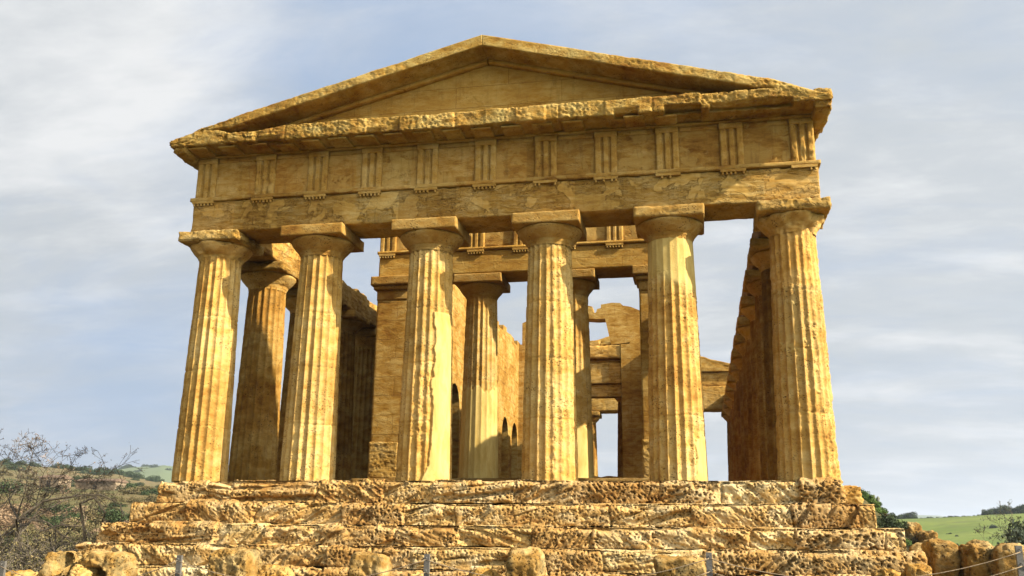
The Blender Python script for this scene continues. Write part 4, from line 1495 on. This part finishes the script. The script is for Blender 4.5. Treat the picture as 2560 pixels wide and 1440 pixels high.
def rock(name, label, cat, x, y, w_, dp, zt, seed, zb=-3.2, mat=None, round_=.45, amp=.1, hollow=None, lean=0., group=None, pits=.09, taper=.06):
    h = zt - zb
    V, F, lo, hi = lattice(-w_ / 2, w_ / 2, -dp / 2, dp / 2, 0, h, (.03, .04, .03))
    c = np.array([0, 0, h / 2])
    hf = np.array([w_ / 2, dp / 2, h / 2])
    q = (V - c) / hf
    pw = 4.5
    nrm = (np.abs(q) ** pw).sum(1) ** (1 / pw)
    mx_ = np.abs(q).max(1)
    sph = q * (mx_ / np.maximum(nrm, 1e-6))[:, None]
    up_ = np.clip((V[:, 2] / h - .3) / .7, 0, 1)[:, None]
    q2 = q * (1 - round_ * 1.6 * up_ ** .7) + sph * (round_ * 1.6 * up_ ** .7) if round_ * 1.6 <= 1 else sph
    V = c + q2 * hf
    V[:, :2] *= (1 - taper * (V[:, 2:3] / h))
    dn = q2 / np.linalg.norm(q2, axis=1, keepdims=True)
    S = V + np.array([x, y, zb]) + seed * 3.3
    d = 1.5 * amp * fbm(S * 1.9, 5, seed, .6) + .05 * fbm(S * np.array([5, 5, 9]), 4, seed + 4, .65)
    d -= .10 * np.abs(vn(S * 1.3, seed + 12)) + .06 * np.abs(vn(S * 3.1, seed + 13)) - .04
    d += .12 * (worley(S * 1.7, seed + 14) - .5) * -1
    d -= pits * np.clip(.5 - worley(S * 9, seed + 8), 0, 1) * 2 * sstep(-.1, .3, fbm(S * 1.6, 2, seed + 9))
    V = V + dn * d[:, None]
    if hollow:
        hx, hy, hz, ra, rb, rc_ = hollow
        e = ((V[:, 0] - hx) / ra) ** 2 + ((V[:, 2] - hz) / rc_) ** 2
        ins = np.clip(1 - e, 0, 1) ** .5 * (V[:, 1] < 0)
        V[:, 1] += ins * rb
    V[:, 0] += lean * V[:, 2]
    o = obj(name, mesh(name, V, F, mat or M_blk), None, (x, y, zb))
    return tag(o, label, cat, group)


def rock_uv(uL, uR, vT, y, **kw):
    a = at(uL, vT, y)
    b = at(uR, vT, y)
    return dict(x=(a.x + b.x) / 2, y=y + .35, w_=b.x - a.x, zt=(a.z + b.z) / 2, **kw)


G = 'weathered blocks standing in front of the steps'
rocks = [
    (dict(uL=2262, uR=2300, vT=1306, y=34.0, dp=2.2, seed=21, amp=.12, zb=-3.0, lean=.0), 'pale rock outcrop among the shrubs beyond the right end of the steps'),
    (dict(uL=2296, uR=2332, vT=1328, y=32.0, dp=2.2, seed=22, amp=.12, zb=-3.0, lean=.05), 'jagged rock outcrop sloping down to the green field'),
    (dict(uL=102, uR=162, vT=1372, y=-4.2, dp=.7, seed=1, amp=.07, lean=.03, round_=.3, hollow=(.14, 0, 1.25, .16, .5, .3)), 'upright yellow block with a dark hollow, leftmost of the blocks'),
    (dict(uL=196, uR=302, vT=1378, y=-4.0, dp=.9, seed=2, amp=.08, round_=.5, hollow=(-.05, 0, .85, .33, .7, .32)), 'arched block with a cave-like hollow below the left end of the steps'),
    (dict(uL=516, uR=624, vT=1370, y=-4.4, dp=.8, seed=3, amp=.05, round_=.4), 'grey brown boxy block right of the left fence post'),
    (dict(uL=866, uR=960, vT=1382, y=-4.6, dp=.7, seed=4, amp=.03, round_=.55), 'smooth grey rounded block left of the central fence post'),
    (dict(uL=1262, uR=1352, vT=1372, y=-4.4, dp=.7, seed=5, amp=.06, round_=.5), 'yellow round-topped block right of the central fence post'),
    (dict(uL=1632, uR=1765, vT=1396, y=-4.6, dp=.9, seed=6, amp=.04, round_=.25), 'flat-topped dark block behind the third fence post'),
    (dict(uL=2278, uR=2332, vT=1360, y=-.6, dp=.9, seed=7, amp=.07, round_=.45), 'narrow ochre block nearest the right end of the steps'),
    (dict(uL=2318, uR=2392, vT=1350, y=-1.6, dp=1.0, seed=8, amp=.06, round_=.3), 'tallest brown block right of the steps with a pale foot'),
    (dict(uL=2388, uR=2480, vT=1356, y=-2.0, dp=1.1, seed=9, amp=.10, round_=.45, lean=.05), 'leaning brown block with a pale right flank'),
    (dict(uL=2484, uR=2560, vT=1362, y=-2.6, dp=.9, seed=10, amp=.08, round_=.45), 'pitted pale block at the right edge behind the fence post'),
]
for kw, lab in rocks:
    kw = dict(kw)
    uL, uR, vT, y = kw.pop('uL'), kw.pop('uR'), kw.pop('vT'), kw.pop('y')
    rock('stone_block' if y < 10 else 'rock_outcrop', lab, 'stone block' if y < 10 else 'rock', group=G if y < 10 else None, **rock_uv(uL, uR, vT, y, **kw))
rr = random.Random(12)
for k, (uL, uR, vT, y) in enumerate(((0, 60, 1425, -3), (160, 205, 1415, -4.4), (1500, 1590, 1432, -4.5), (620, 720, 1424, -4), (2260, 2330, 1412, -3.4), (2180, 2260, 1422, -3.5),
                                     (1160, 1240, 1430, -4), (1020, 1062, 1428, -4))):
    rock('rubble_stone', ['low pale rubble stone by the left edge', 'low pale stone between the two hollow blocks', 'low flat stone left of the flat-topped dark block', 'low pitted stone right of the boxy block',
                          'pale rubble stone below the narrow ochre block', 'low pale stone at the foot of the right end of the steps',
                          'low stone left of the yellow round-topped block', 'small low stone just left of the central fence post'][k], 'stone', mat=M_step, group='low rubble in front of the steps',
         **rock_uv(uL, uR, vT, y, dp=.8, seed=30 + k, amp=.1, round_=.5))

# ------------------------------------------------------------------ rope fence
M_post = flat_mat('galvanised_post', (0.07, 0.065, 0.055), (0.16, 0.14, 0.11), 20, .1, .5, .5, (1, 1, 6))
M_rope = flat_mat('rope', (0.16, 0.11, 0.06), (0.34, 0.25, 0.15), 60, .3)
YF = -6.0
tops = [(-330, 1415), (10, 1402), (450, 1388), (1068, 1385), (1772, 1381), (2545, 1364)]
labs = [None, 'metal fence post at the left edge', 'metal fence post between the hollow blocks and the boxy block', 'metal fence post in front of the middle of the steps', 'metal fence post in front of the flat-topped block',
        'metal fence post at the right edge with a cross strut']
TP = [at(u, v, YF) for u, v in tops]
TP[0] = TP[1] + (TP[1] - TP[2])
tops_w = TP + [TP[-1] + Vector((5.0, 0, .08))]
for k, p in enumerate(tops_w):
    if k == 0 or k == 6:
        continue
    h = p.z + 3.1
    t = thing('fence_post', labs[k], 'fence post', (p.x, p.y, -3.1), 'metal posts of the rope fence')
    mb = MB()
    mb.prism([(-.05, -.03), (.05, -.03), (.05, .03), (.035, .03), (.035, -.015), (-.035, -.015), (-.035, .03), (-.05, .03)], 'z', 0, h)
    mb.build('channel', M_post, t)
    mb = MB()
    for zz_ in (h - .06, h - .28):
        mb.tube([(0, -.03, zz_), (0, -.07, zz_), (.02, -.085, zz_ - .02), (.0, -.09, zz_ - .045), (-.02, -.08, zz_ - .03)], [.009] * 5, 6)
    mb.build('hook', M_post, t)
    mb = MB()
    mb.tube([(.02, .03, h - .25), (.03, .7, 0)], [.014, .014], 6)
    mb.build('strut', M_post, t)
names = ['left of the left edge post', 'between the left edge post and the second post', 'between the second post and the middle post', 'between the middle post and the fourth post', 'between the fourth post and the right edge post', 'past the right edge post']
for k in range(6):
    a, b = tops_w[k], tops_w[k + 1]
    for lv, (dz_, sag) in enumerate(((-.10, .40), (-.32, .42))):
        mb = MB()
        n = 28
        pts = []
        for j in range(n + 1):
            q = j / n
            p = a.lerp(b, q)
            s4 = 4 * q * (1 - q)
            pts.append((p.x, p.y - .09, p.z + dz_ - sag * s4))
        mb.tube(pts, [.0085] * (n + 1), 6)
        r_ = mb.build('rope', M_rope, None, True)
        tag(r_, ('upper' if lv == 0 else 'lower') + ' sagging rope ' + names[k], 'rope', 'sagging ropes of the fence')

# ------------------------------------------------------------------ haze
mb = MB()
mb.box(-7800, 7800, -7800, 7800, -40, 260)
hm = bpy.data.materials.new('haze_air')
hm.use_nodes = True
hn = hm.node_tree
hn.nodes.clear()
ho = hn.nodes.new('ShaderNodeOutputMaterial')
hv = hn.nodes.new('ShaderNodeVolumePrincipled')
hv.inputs['Color'].default_value = (.80, .88, 1, 1)
hv.inputs['Density'].default_value = .00016
hv.inputs['Anisotropy'].default_value = .3
hn.links.new(hv.outputs[0], ho.inputs['Volume'])
hz = mb.build('haze', hm, None)
tag(hz, 'thin bluish haze over the far hills', kind='stuff')
SC.cycles.volume_bounces = 0
